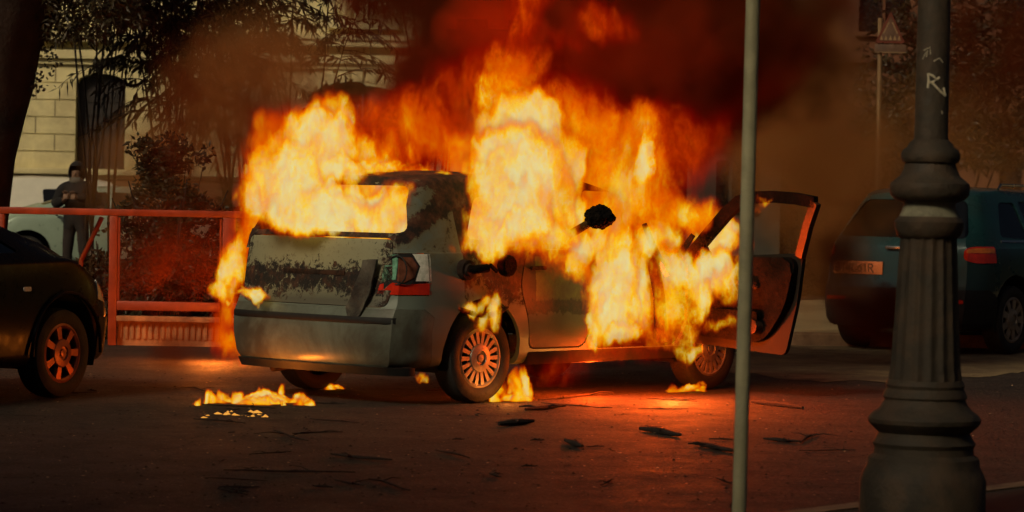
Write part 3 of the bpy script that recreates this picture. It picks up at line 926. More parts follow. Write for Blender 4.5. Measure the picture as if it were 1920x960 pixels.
obj('cornice', bm, M['stone'], pal)
bx0, bz0 = bp(625, 45); bx1, _ = bp(735, 45)
bal = bpy.data.objects.new('balcony', None); COL.objects.link(bal); bal.parent = pal
for k in range(-9, 1):
    pass
def balusters(x0_, x1_, z):
    bm = bmesh.new(); n = int((x1_ - x0_) / .21)
    add_box(bm, ((x0_ + x1_) / 2, -.25, z - .05), (x1_ - x0_ + .3, .34, .12), bev=.015)
    obj('balcony_floor', bm, M['stone'], bal); bm = bmesh.new()
    add_box(bm, ((x0_ + x1_) / 2, -.25, z + .86), (x1_ - x0_ + .3, .26, .12), bev=.015)
    obj('balcony_rail', bm, M['stone'], bal)
    for k in range(n + 1):
        x = lerp(x0_, x1_, k / n)
        bm = bmesh.new(); add_lathe(bm, [(.055, z), (.055, z + .08), (.035, z + .12), (.075, z + .28), (.06, z + .42), (.03, z + .58), (.045, z + .70), (.055, z + .80)], 10, c=(x, -.25, 0))
        obj('baluster', bm, M['stone'], bal)
balusters(bx0 - O.x, bx1 - O.x, bz0)
for o in pal.children_recursive: pass

# ------------------------------------------------------------------ dark building and things behind the smoke, on the right
M['redwall'] = mat('red_brown_plaster', (.20, .085, .042), .9, var=.2, scale=.7, bump=.2, dirt=(.07, .03, .018), dirt_amt=.6)
M['win_dark'] = mat('dark_window_glass', (.012, .009, .008), .25, var=.2)
rb = empty('plaster_building', (9, 66, 0), 0, 'dark red brown plastered building half lost in smoke behind the warning sign', 'building')
bm = bmesh.new(); add_prism(bm, [(-9.3, 0), (20, 0), (20, 15), (-9.3, 15)], 0, 1.5)
me_ = bpy.data.meshes.new('w'); bmesh.ops.recalc_face_normals(bm, faces=bm.faces); bm.to_mesh(me_)
rw = [(x, z) for x in (-7.2, -4.0, -.8, 2.4, 5.6, 8.8) for z in (1.3, 5.2, 9.2)]
cb = bmesh.new()
for x, z in rw: add_box(cb, (x, 0, z + 1.0), (1.15, .6, 2.0))
bool_obj('wall', me_, [('DIFFERENCE', cb)], M['redwall'], rb)
for x, z in rw:
    w_ = bpy.data.objects.new('window', None); COL.objects.link(w_); w_.parent = rb; w_.location = (x, .2, z)
    bm = bmesh.new(); add_box(bm, (0, .0, 1.0), (1.13, .03, 1.98)); obj('pane', bm, M['win_dark'], w_)
    bm = bmesh.new(); add_box(bm, (0, -.04, 1.0), (.06, .05, 1.98)); add_box(bm, (0, -.042, 1.3), (1.13, .04, .06)); add_box(bm, (0, -.26, -.06), (1.35, .2, .1))
    obj('frame', bm, M['redwall'], w_)
bm = bmesh.new()
for z in (4.6, 8.6, 14.6): add_box(bm, (5.3, -.12, z), (29.4, .24, .22), bev=.03)
obj('cornice', bm, M['redwall'], rb)

# kiosk with a dark awning
ky = 38.0
kp = at(1352, 300, ky)
M['kiosk'] = mat('grey_kiosk_panel', (.075, .068, .05), .6, var=.25)
M['awning'] = mat('dark_canvas_awning', (.018, .013, .012), .85)
ks = empty('street_kiosk', (kp.x, ky, .125), 0, 'grey street kiosk under a dark awning just behind the flames', 'kiosk')
bm = bmesh.new(); add_box(bm, (.20, .5, 1.02), (1.15, 1.0, 2.04), bev=.02); obj('kiosk_body', bm, M['kiosk'], ks)
bm = bmesh.new(); add_prism(bm, [(-.12, 2.05), (.82, 2.05), (.76, 2.45), (.05, 2.40)], -.35, .95, 'y'); obj('awning', bm, M['awning'], ks)
bm = bmesh.new()
for k in range(3): add_box(bm, (.02 + k * .2, -.01, 1.45), (.16, .03, .7), bev=.008)
obj('posters', bm, M['win_dark'], ks)
# low balustrade wall
ly = 43.0
M['bal'] = mat('pale_balustrade_stone', (.38, .31, .17), .85, var=.2, scale=4, dirt=(.14, .1, .05), dirt_amt=.6)
lp0, lp1 = at(1400, 480, ly), at(1760, 480, ly)
lb_ = empty('stone_balustrade', (lp0.x, ly, .125), 0, 'low pale stone balustrade across the far pavement beyond the open car door', 'balustrade')
bl = lp1.x - lp0.x
ztop = at(1500, 478, ly).z - .125
bm = bmesh.new(); add_box(bm, (bl / 2, 0, ztop - .05), (bl, .28, .1), bev=.02); obj('top_rail', bm, M['bal'], lb_)
bm = bmesh.new(); add_box(bm, (bl / 2, 0, .05), (bl, .32, .1), bev=.02); obj('bottom_rail', bm, M['bal'], lb_)
nb = int(bl / .17)
for k in range(nb):
    bm = bmesh.new(); hh = ztop - .2
    add_lathe(bm, [(.045, .1), (.045, .1 + hh * .1), (.028, .1 + hh * .18), (.062, .1 + hh * .4), (.045, .1 + hh * .6), (.024, .1 + hh * .8), (.04, .1 + hh)], 10, c=((k + .5) * bl / nb, 0, 0))
    obj('baluster', bm, M['bal'], lb_)
# slack chain on short posts
M['post'] = mat('pale_metal_post', (.28, .22, .13), .5, .3)
p0, p1, = at(1428, 425, 36), at(1566, 458, 36)

# ------------------------------------------------------------------ warning sign on its pole
M['galv'] = mat('weathered_galvanised_pole', (.30, .20, .10), .55, .4, var=.2)
M['sign_red'] = mat('smoke_dimmed_sign_red', (.16, .035, .018), .5, var=.2, scale=10)  # sign red and face are coloured dim to imitate smoke in front
M['sign_face'] = mat('smoke_dimmed_sign_face', (.13, .08, .05), .5, var=.25, scale=10)
M['sign_dark'] = mat('sign_pictogram', (.40, .26, .12), .5)
sy = 40.0
sp = at(1646, 366, sy); top = at(1651, 20, sy)
ss = empty('warning_sign', (sp.x, sy, .125), 0, 'triangular warning sign in smoke dimmed colours with a plate below on a slim pole', 'traffic sign')
sc = F_PX / sy
h_t = top.z - .125; lean = top.x - sp.x
bm = bmesh.new(); add_cyl(bm, (-.0, 0, 0), (lean, 0, h_t - .1), .032, seg=16); obj('sign_pole', bm, M['galv'], ss)
c_ = at(1668, 84, sy); cxs, czs = c_.x - sp.x, c_.z - .125
tri = rounded([(cxs - .20, czs + .02), (cxs + .20, czs + .02), (cxs, czs + .45)], .03)
bm = bmesh.new(); add_prism(bm, tri, -.06, -.04); obj('border', bm, M['sign_red'], ss, smooth=False)
bm = bmesh.new(); add_prism(bm, rounded([(cxs - .155, czs + .05), (cxs + .155, czs + .05), (cxs, czs + .385)], .02), -.064, -.058); obj('sign_face', bm, M['sign_face'], ss, smooth=False)
bm = bmesh.new()
for k in range(5):
    x = cxs - .12 + .06 * k
    add_prism(bm, [(x - .02, czs + .06), (x + .02, czs + .06), (x, czs + .125)], -.068, -.062)
for s in (-1, 1): add_prism(bm, [(cxs + s * .015, czs + .30), (cxs + s * .03, czs + .30), (cxs + s * .10, czs + .15), (cxs + s * .085, czs + .15)], -.068, -.062)
obj('pictogram', bm, M['sign_dark'], ss, smooth=False)
bm = bmesh.new(); add_box(bm, (cxs + .005, -.05, czs - .055), (.42, .02, .115), bev=.004); obj('lower_plate', bm, M['sign_face'], ss)
bm = bmesh.new(); add_box(bm, (cxs + .005, -.062, czs - .105), (.42, .012, .014)); obj('plate_edge', bm, M['galv'], ss)

# ------------------------------------------------------------------ fence
M['fence'] = mat('red_brown_fence_paint', (.34, .048, .008), .42, .1, var=.3, scale=5, dirt=(.08, .025, .012), dirt_amt=.4)
M['concrete'] = mat('stained_firelit_concrete', (.50, .21, .075), .85, var=.35, scale=4, bump=.5, dirt=(.08, .035, .02), dirt_amt=.6)  # firelight put into the orange base colour, dark stains over it
FY = 26.8
fo = at(213, 650, FY)
fe = empty('metal_fence', (fo.x, FY, 0), 0, 'red brown metal railing on a ribbed plinth behind the burning car', 'fence')
def fx(px): return at(px, 400, FY).x - fo.x
zt = at(213, 398, FY).z
bm = bmesh.new(); add_box(bm, ((fx(-420) + fx(700)) / 2, 0, zt), (fx(700) - fx(-420), .06, .062), bev=.01); obj('top_rail', bm, M['fence'], fe)
for a, w_ in ((-400, .07), (-190, .05), (4, .05), (214, .075), (431, .12), (650, .075)):
    bm = bmesh.new(); add_box(bm, (fx(a), .0, (zt - .032) / 2), (w_, .06, zt - .034), bev=.008); obj('post', bm, M['fence'], fe)
for a, b_ in ((222, 417), (439, 640)):
    zb_ = at(300, 574, FY).z; zq = at(300, 594, FY).z
    bm = bmesh.new(); add_box(bm, ((fx(a) + fx(b_)) / 2, 0, zb_), (fx(b_) - fx(a), .07, .085), bev=.012); obj('lower_rail', bm, M['fence'], fe)
    bm = bmesh.new()
    z1 = at(300, 600, FY).z
    add_box(bm, ((fx(a) + fx(b_)) / 2, .10, z1 / 2), (fx(b_) - fx(a), .10, z1))
    n = 17
    for k in range(n): add_box(bm, (lerp(fx(a), fx(b_), (k + .5) / n), .045, z1 * .55), (.034, .03, z1 * .6), bev=.008)
    add_box(bm, ((fx(a) + fx(b_)) / 2, .03, z1 + .01), (fx(b_) - fx(a), .14, .05), bev=.01)
    obj('plinth', bm, M['concrete'], fe)
    if a == 222:
        bm = bmesh.new()
        for xx in (fx(a) + .012, fx(b_) - .012):
            bm = bmesh.new(); add_box(bm, (xx, 0, (zb_ + zt) / 2), (.018, .04, zt - zb_ - .09)); obj('panel_edge', bm, M['fence'], fe)
bm = bmesh.new()
q0, q1 = at(146, 488, FY + .3), at(196, 408, FY + .3)
add_tube(bm, [(q0.x - fo.x, .3, q0.z - .6), (q0.x - fo.x + .03, .3, q0.z), (q1.x - fo.x, .12, q1.z)], .022, 10); obj('brace', bm, M['fence'], fe)

# ------------------------------------------------------------------ trees and plants
def leaf_mat(name, c0, c1):
    m, t, b, out = new_mat(name)
    oi = t.n('ShaderNodeTexCoord').outputs['Object']
    n = t.noise(oi, 3.0, 4, .6); n2 = t.noise(oi, 40, 2)
    t.set(b.inputs['Base Color'], t.mix(t.ramp(t.math('MULTIPLY_ADD', n2, .5, t.math('MULTIPLY', n, .5)), [(.35, 0.), (.65, 1.)]), c0, c1))
    b.inputs['Roughness'].default_value = .5
    tr = t.n('ShaderNodeBsdfTranslucent', ins={'Color': (c1[0] * 1.5, c1[1] * 1.4, c1[2], 1)})
    mx = t.n('ShaderNodeMixShader', ins={0: .22, 1: b.outputs[0], 2: tr.outputs[0]}); t.set(out.inputs[0], mx.outputs[0])
    return m
M['leaf'] = leaf_mat('narrow_dark_leaves', (.018, .016, .006), (.060, .045, .016))
M['leaf2'] = leaf_mat('scorched_brown_leaves', (.035, .018, .007), (.11, .055, .02))
M['bark'] = mat('dark_bark', (.030, .020, .014), .9, var=.4, scale=8, bump=.8, bscale=18)
def leaves_mesh(name, items, material, parent):
    """items: (base, direction, length, width); every leaf a folded lance of four faces"""
    V, Fc = [], []
    for p, d, ln, wd in items:
        d = d.normalized()
        s = d.cross(Vector((random.uniform(-1, 1), random.uniform(-1, 1), random.uniform(-1, 1))))
        if s.length < .01: continue
        s.normalize(); u = s.cross(d)
        bend = Vector((0, 0, -1)) * ln * random.uniform(.02, .22)
        n = len(V)
        mid = p + d * ln * .45 + bend * .3
        V += [p, mid + s * wd, mid - u * wd * .35, mid - s * wd, p + d * ln + bend]
        Fc += [(n, n + 1, n + 2), (n, n + 2, n + 3), (n + 1, n + 4, n + 2), (n + 2, n + 4, n + 3)]
    me = bpy.data.meshes.new(name); me.from_pydata([tuple(v) for v in V], [], Fc)
    return link_mesh(name, me, material, parent)
def willow(name, px, Y, height, spread, nst, label, seed, lw=(.0155, .15), droop=.8, dens=1.0, low=.30, gnd=0.0, group=None, lm='leaf'):
    random.seed(seed)
    c = at(px, 400, Y)
    root = empty(name, (c.x, Y, gnd), 0, label, 'tree', group)
    bm = bmesh.new(); items = []
    for s in range(nst):
        a = random.uniform(0, 2 * math.pi); out_ = random.uniform(.25, 1) * spread
        h = height * random.uniform(.72, 1.08)
        tip = Vector((math.cos(a) * out_, math.sin(a) * out_ * .6, h))
        b0 = Vector((random.uniform(-.15, .15), random.uniform(-.15, .15), 0))
        pts = []
        for k in range(9):
            t = k / 8
            p = b0.lerp(tip, t); p.x = lerp(b0.x, tip.x, t ** 1.8); p.y = lerp(b0.y, tip.y, t ** 1.8)
            pts.append(p + mn.noise_vector(Vector((s * 3.1, t * 3, seed))) * .08)
        add_tube(bm, pts, [lerp(.017, .006, k / 8) for k in range(9)], 6)
        for j in range(int(17 * dens)):
            t = random.uniform(low, 1.0)
            i = min(7, int(t * 8)); p = pts[i].lerp(pts[i + 1], t * 8 - i)
            a2 = random.uniform(0, 2 * math.pi); ln = random.uniform(.35, .85)
            d = Vector((math.cos(a2), math.sin(a2) * .7, random.uniform(-.1, .7)))
            tw = [p]
            for q in range(7):
                d = (d + Vector((0, 0, -.22 * droop))).normalized()
                tw.append(tw[-1] + d * ln / 7)
            add_tube(bm, tw, [.007, .006, .005, .005, .004, .004, .003, .003], 4)
            for q in range(1, 8):
                for w_ in range(3):
                    base_ = tw[q].lerp(tw[q - 1], random.random())
                    dd = (tw[q] - tw[q - 1]).normalized() * .6 + Vector((random.uniform(-1, 1), random.uniform(-1, 1), random.uniform(-1.3, .25))) * .8
                    items.append((base_, dd, lw[1] * random.uniform(.6, 1.15), lw[0] * random.uniform(.7, 1.2)))
    obj('stems', bm, M['bark'], root)
    leaves_mesh('foliage', items, M[lm], root)
    return root
willow('oleander_tree', 185, 31.5, 4.9, 1.0, 9, 'dark narrow leaved tree hanging over the arched window at the left', 11, low=.74, dens=1.3, group='narrow leaved trees before the palazzo')
willow('oleander_tree', 330, 31.0, 4.7, 1.2, 10, 'dense multi stemmed narrow leaved tree in the middle of the row behind the fence', 12, low=.55, dens=1.0, group='narrow leaved trees before the palazzo')
willow('oleander_tree', 450, 31.8, 4.8, 1.1, 9, 'thin stemmed narrow leaved tree whose lower twigs show the wall', 13, low=.55, dens=1.1, group='narrow leaved trees before the palazzo')
willow('oleander_tree', 555, 32.2, 4.6, .75, 6, 'narrow leaved tree with hanging tips just above the rear of the burning car', 14, low=.74, dens=.9, group='narrow leaved trees before the palazzo')
willow('oleander_tree', 820, 34.0, 5.6, 1.3, 9, 'dark narrow leaved tree behind the smoke beside the balcony', 15, low=.80, dens=.8, group='narrow leaved trees before the palazzo')

def bush(name, px, Y, w_, h, n, label, seed, lf=.05, gnd=0.0, dep=.5, lm='leaf', cat='shrub', group=None, base_z=0.0, d3=1.0):
    random.seed(seed)
    c = at(px, 400, Y); root = empty(name, (c.x, Y, gnd), 0, label, cat, group)
    bm = bmesh.new(); items = []
    for k in range(9):
        a = random.uniform(0, 2 * math.pi)
        tip = Vector((math.cos(a) * w_ * .42, math.sin(a) * dep * .42, h * random.uniform(.6, .95)))
        add_tube(bm, [(0, 0, 0), tip * .5 + Vector((0, 0, .05)), tip], [.018, .012, .005], 6)
    obj('stems', bm, M['bark'], root)
    while len(items) < n:
        p = Vector((random.uniform(-1, 1), random.uniform(-1, 1), random.uniform(base_z, 1)))
        e = abs(p.x) ** 2.2 * (.6 + .7 * max(0, p.z)) + abs(p.y) ** 2.2 + max(0, p.z) ** 2.4
        q = Vector((p.x * w_ / 2, p.y * dep / 2, p.z * h))
        if e > .9 + 1.1 * mn.noise(q * 3.1 + Vector((seed, 0, 0))): continue
        if mn.noise(q * 4.5 + Vector((0, seed, 0))) < -.12 * d3: continue
        items.append((q, Vector((random.uniform(-1, 1), random.uniform(-1, 1), random.uniform(-.4, 1))), lf * random.uniform(.6, 1.4), lf * .25))
    leaves_mesh('foliage', items, M[lm], root)
    return root
bush('hedge_shrub', 318, 27.9, 1.3, 1.95, 12000, 'dark dense shrub filling the fence panel behind its rails', 21, .07, dep=.8, cat='shrub')
bush('hedge_shrub', 500, 28.6, 1.2, 1.55, 5000, 'dark shrub behind the fence half hidden by the burning tail', 23, .07, dep=.8, lm='leaf2')
bush('hedge_shrub', 196, 29.5, .5, 1.0, 1500, 'small sparse brown plant behind the leaning brace', 24, .09, dep=.5, lm='leaf2')
bush('evergreen_shrub', 1510, 40.5, 1.5, 2.6, 8000, 'tall loose dark shrub standing in the smoke above the open car door', 25, .08, gnd=.125, dep=1.0, cat='shrub')
bush('evergreen_shrub', 1430, 41.5, 1.1, 1.75, 4500, 'dark rounded shrub seen through the window of the open door', 26, .07, gnd=.125, dep=.9)
bush('evergreen_shrub', 1330, 40.5, .95, 1.35, 3500, 'low brown shrub behind the flames in front of the kiosk', 27, .07, gnd=.125, dep=.7, lm='leaf2')
bush('evergreen_shrub', 1570, 41.8, 1.0, 1.25, 3000, 'low dim shrub between the open door and the parked estate car', 28, .07, gnd=.125, dep=.7, lm='leaf2')
bush('evergreen_tree', 1780, 46, 3.4, 5.2, 9000, 'large dark tree crown behind the street lamp at the right edge', 29, .13, gnd=.125, dep=2.4, cat='tree', base_z=.35)

# big trunk at the left edge, leaning
root = empty('large_tree', (at(-40, 400, 29).x, 29, 0), 0, 'huge dark leaning tree trunk at the left edge of the picture', 'tree')
edge = [(117, -10), (113, 25), (100, 62), (84, 95), (66, 165), (47, 225), (30, 300), (20, 380), (14, 460), (20, 560)]
bm = bmesh.new(); rows = []
ys = list(reversed(edge))
for px, py in ys:
    e = at(px, py, 29)
    wd = .62 + .35 * (py < 200) * (200 - py) / 200
    rows.append((e.x - root.location.x, e.z, wd))
rows = [(rows[0][0] + .15, -.02, .80)] + rows + [(rows[-1][0] + .35, rows[-1][1] + .7, 1.1), (rows[-1][0] + .9, rows[-1][1] + 1.8, 1.1)]
rings = []
seg = 40
for x, z, r in rows:
    ring = []
    for k in range(seg):
        a = 2 * math.pi * k / seg
        rr = r * (1 + .06 * mn.noise(Vector((math.cos(a) * 3, math.sin(a) * 3, z * 1.2))) - .03)
        ring.append(bm.verts.new((x - r + rr * math.cos(a), rr * .8 * math.sin(a), z)))
    rings.append(ring)
for A, B_ in zip(rings, rings[1:]):
    for k in range(seg): bm.faces.new((A[k], A[(k + 1) % seg], B_[(k + 1) % seg], B_[k]))
bm.faces.new(rings[-1])
obj('trunk', bm, M['bark'], root, angle=80)
random.seed(5); items = []
for (px, py) in ((88, 110), (82, 140), (78, 150), (92, 100), (95, 85), (70, 165)):
    e = at(px, py, 28.9); e = e - root.location
    for k in range(14): items.append((e + Vector((random.gauss(0, .05), random.gauss(0, .05), random.gauss(0, .06))), Vector((random.uniform(-1, 1), random.uniform(-1, 1), random.uniform(-1, 1))), .05, .018))
for k in range(2600):   # foliage hanging from the limbs over the top left corner
    px = random.uniform(80, 270); py = random.uniform(-60, 75 if px < 200 else 50) + 18 * mn.noise(Vector((px * .05, 0, 0)))
    e = at(px, py, 28.9 + random.uniform(-.5, .6)) - root.location
    items.append((e, Vector((random.uniform(-1, 1), random.uniform(-1, 1), random.uniform(-1, .4))), .09 * random.uniform(.6, 1.3), .014))
leaves_mesh('foliage', items, M['leaf'], root)
bm = bmesh.new()
for k in range(7):
    p0 = at(60 + 10 * k, -90, 29) - root.location; p1 = at(95 + 28 * k, 10 + 8 * (k % 3), 28.9 + .1 * (k % 3)) - root.location
    add_tube(bm, [p0, p0.lerp(p1, .5) + Vector((.1, 0, .08)), p1], [.04, .02, .006], 6)
obj('branches', bm, M['bark'], root)

# unseen blocks added behind the camera to shade the foreground, gap left for the lamp
for xa, xb, lab in ((-45, -6.6, 'long unseen plaster block added behind the viewpoint to shade the foreground'), (0.2, 34, 'shorter unseen plaster block added behind the viewpoint beyond a gap left for sunlight')):
    nb = empty('plaster_building', (-6, -4, 0), 0, lab, 'building')
    bm = bmesh.new(); add_prism(bm, [(xa, 0), (xb, 0), (xb, 16.5), (xa, 16.5)], -10, 0)
    me_ = bpy.data.meshes.new('w'); bmesh.ops.recalc_face_normals(bm, faces=bm.faces); bm.to_mesh(me_)
    cb = bmesh.new(); nw = [(x, z) for x in range(-42, 32, 5) for z in (1.2, 5.2, 9.2, 13.2) if xa + 1 < x < xb - 1]
    for x, z in nw: add_box(cb, (x, 0, z + 1.1), (1.3, .6, 2.2))
    bool_obj('wall', me_, [('DIFFERENCE', cb)], M['redwall'], nb)
    for x, z in nw:
        bm = bmesh.new(); add_box(bm, (x, -.2, z + 1.1), (1.28, .04, 2.18)); obj('window', bm, M['win_dark'], nb)

# ------------------------------------------------------------------ the other cars
def whole_car(name, label, theta, wheel_px, which, S, paint, glass, windows, rear_glass=None, ws=True, rear_lamps=None, front_lamps=None, wheel_r=.31, spokes=5, rim='alloy', gnd=0.0, wx=(.70, 2.55), trim=None, group=None, lower=None):
    """wheel_px: picture point where the right rear or right front wheel stands"""
    th = R(theta); f = Vector((math.sin(th), math.cos(th), 0)); r = Vector((math.cos(th), -math.sin(th), 0))
    c = ground(*wheel_px) if not isinstance(wheel_px, Vector) else wheel_px
    xr, wb = wx
    b = c - f * (xr if which == 'rear' else xr + wb) - r * (S['W'] / 2 - .12)
    root = empty(name, (b.x, b.y, gnd), R(90) - th, label, 'car', group)
    A0 = car_shell(S); A1 = car_shell(S, .030)
    sh = boolean(A0, [('DIFFERENCE', me_bm(A1))])
    ops = [('DIFFERENCE', cyl_y(x, wheel_r + .03, wheel_r + .07, *s)) for x in (xr, xr + wb) for s in ((-1.3, -.48), (.48, 1.3))]
    ops += [('DIFFERENCE', prism(w_, -1.3, 1.3)) for w_ in windows]
    if rear_glass: ops.append(('DIFFERENCE', prism(rear_glass, -.3, .9, 'x')))
    def wsb(k=1.0):
        wsd = bmesh.new(); add_prism(wsd, rounded([(-.62 * k, .5 - .5 * k), (.62 * k, .5 - .5 * k), (.53 * k, .5 + .5 * k), (-.53 * k, .5 + .5 * k)], .05), -.25, .25, 'x')
        (xa, za), (xb, zb_) = S['ws']
        for v in wsd.verts:
            y, z, x = v.co.y, v.co.z, v.co.x
            v.co = (lerp(xa, xb, z) + x * .6, y, lerp(za, zb_, z) + x * .8)
        return wsd
    if ws: ops.append(('DIFFERENCE', wsb()))
    body = bool_obj('body', sh, ops, M[paint], root)
    g = boolean(car_shell(S, .012), [('DIFFERENCE', me_bm(car_shell(S, .018)))])
    for w_ in windows:
        for s in ((-1.3, -.3), (.3, 1.3)):
            bool_obj('window', g, [('INTERSECT', prism(inset(w_, -.006), *s))], M[glass], root)
    if rear_glass: bool_obj('rear_window', g, [('INTERSECT', prism(inset(rear_glass, -.006), -.3, .9, 'x'))], M[glass], root)
    if ws: bool_obj('windscreen', g, [('INTERSECT', wsb(1.01))], M[glass], root)
    housings(root, xr, xr + wb, wheel_r + .068, .50, S['W'] / 2 - .03, wheel_r + .03)
    for x in (xr, xr + wb):
        for s in (-1, 1):
            make_wheel(root, x, s * (S['W'] / 2 - .115), wheel_r, .20, spokes, rim, s)
    bm = bmesh.new(); add_box(bm, (S['L'] / 2, 0, .30), (S['L'] - .5, S['W'] - .5, .04)); obj('floor_pan', bm, M['well'], root)
    bm = bmesh.new()
    for x in (S['L'] * .38, S['L'] * .58):
        for y in (-.36, .36):
            add_box(bm, (x, y, .55), (.45, .48, .35), bev=.06); add_box(bm, (x - .25, y, .88), (.14, .46, .6), Matrix.Rotation(-.25, 4, 'Y'), bev=.06)
    o = obj('seats', bm, M['well'], root); o['kind'] = 'stuff'
    def skin(nm, poly, axis, rng, mt, off=-.006, parent=None):
        sk = boolean(car_shell(S, off), [('INTERSECT', prism(poly, *rng, axis))])
        return bool_obj(nm, sk, [('DIFFERENCE', me_bm(car_shell(S, .01)))], M[mt], parent or root)
    return root, skin, S

# dark car at the left, nose towards the fence
SL = dict(L=4.05, W=1.72, H=1.44, belt=.94, hood_z=1.02, roof_w=.56, zb=.22, bow=.10, nose=.06, ws=((2.95, 1.13), (2.25, 1.40)),
          top=[(0, 1.0), (.3, 1.12), (.7, 1.40), (1.4, 1.44), (2.1, 1.43), (2.85, 1.18), (3.3, 1.05), (3.75, .86), (3.95, .73), (4.05, .62)],
          plan=[(0, .82), (.08, .92), (.3, .98), (.8, 1.0), (3.1, 1.0), (3.6, .96), (3.85, .88), (3.98, .76), (4.05, .64)], rear=[(.2, .06), (.6, 0), (1.0, .08), (1.4, .3)])
dk, skin, S_ = whole_car('parked_car', 'black car at the left edge with its nose lit orange by the fire', 28, (96, 745), 'front', SL, 'dark_paint', 'glass_dark',
    [rounded([(1.05, .99), (1.85, .98), (1.83, 1.36), (1.25, 1.34)], .05), rounded([(1.92, .98), (2.80, .99), (2.20, 1.35), (1.90, 1.36)], .05)], wx=(.68, 2.52), spokes=7, rim='alloy_red', wheel_r=.305)
dk_x = .68 + 2.52
skin('headlight', rounded([(3.62, .66), (4.0, .60), (3.98, .73), (3.66, .80)], .03), 'y', (-1.2, -.30), 'lens_clear')
skin('headlight', rounded([(3.62, .66), (4.0, .60), (3.98, .73), (3.66, .80)], .03), 'y', (.30, 1.2), 'lens_clear')
skin('front_bumper', [(3.63, .24), (4.2, .24), (4.2, .52), (3.63, .54)], 'y', (-1.2, 1.2), 'black_trim', -.010)
skin('side_indicator', rounded([(2.72, .735), (2.80, .735), (2.80, .765), (2.72, .765)], .012), 'y', (-1.2, -.5), 'lens_clear', -.008)
bm = bmesh.new(); add_tube(bm, [(dk_x + (.382) * math.cos(a), -.868, .335 + .382 * math.sin(a)) for a in [lerp(-.1, math.pi + .1, k / 24) for k in range(25)]], .014, 8); obj('wheel_arch_lip', bm, M['dark_paint'], dk)

# estate car at the right
SR = dict(L=4.55, W=1.82, H=1.60, belt=1.04, hood_z=1.0, roof_w=.62, zb=.24, bow=.12, ws=((3.15, 1.10), (2.5, 1.50)),
          top=[(0, 1.53), (.3, 1.58), (1.0, 1.60), (2.1, 1.58), (2.5, 1.52), (3.2, 1.08), (3.5, 1.02), (4.2, .92), (4.55, .74)],
          plan=[(0, .80), (.06, .89), (.16, .95), (.4, .985), (1.0, 1.0), (3.5, 1.0), (4.0, .95), (4.4, .84), (4.55, .66)],
          rear=[(.2, .08), (.32, .0), (.60, .0), (.66, .03), (1.02, .08), (1.08, .12), (1.45, .42), (1.60, .52)])
rg = rounded([(-.70, 1.10), (.70, 1.10), (.55, 1.46), (-.55, 1.46)], .07)
tc_, skin, S_ = whole_car('estate_car', 'teal estate car parked behind the street lamp with its rear in smoke', 37, (1882, 664), 'rear', SR, 'teal_paint', 'glass_dark',
    [rounded([(.62, 1.12), (1.18, 1.09), (1.16, 1.45), (.84, 1.45)], .06), rounded([(1.26, 1.09), (2.08, 1.08), (2.06, 1.47), (1.24, 1.46)], .05), rounded([(2.16, 1.08), (3.10, 1.10), (2.46, 1.46), (2.14, 1.47)], .05)], rear_glass=rg, wx=(.78, 2.68), spokes=9, wheel_r=.33)
def tail(s):
    poly = [(.70, .91), (.70, 1.0), (.76, 1.03), (.95, 1.03), (.95, .88), (.80, .87)]
    poly = rounded([(s * a, b) for a, b in poly], .03)
    o = skin('tail_light', poly, 'x', (-.3, .42), 'lens_red', -.008)
    o2 = skin('upper_lens', [(s * a, b) for a, b in rounded([(.72, .97), (.94, .97), (.94, 1.015), (.78, 1.015), (.73, 1.0)], .01)], 'x', (-.3, .40), 'lens_orange', -.012, tc_)
    o2.parent = o
    return o
tail(-1); tail(1)
skin('rear_bumper', [(-.3, .25), (.44, .25), (.42, .55), (.30, .62), (-.3, .62)], 'y', (-1.3, 1.3), 'black_trim', -.010)
for s in (-1, 1): skin('reflector', rounded([(s * .52, .49), (s * .74, .49), (s * .74, .525), (s * .52, .525)], .01), 'x', (-.3, .3), 'lens_red', -.016)
bm = bmesh.new(); add_box(bm, (.045, .40, .80), (.02, .54, .125), bev=.006); pl = obj('number_plate', bm, M['plate'], tc_)
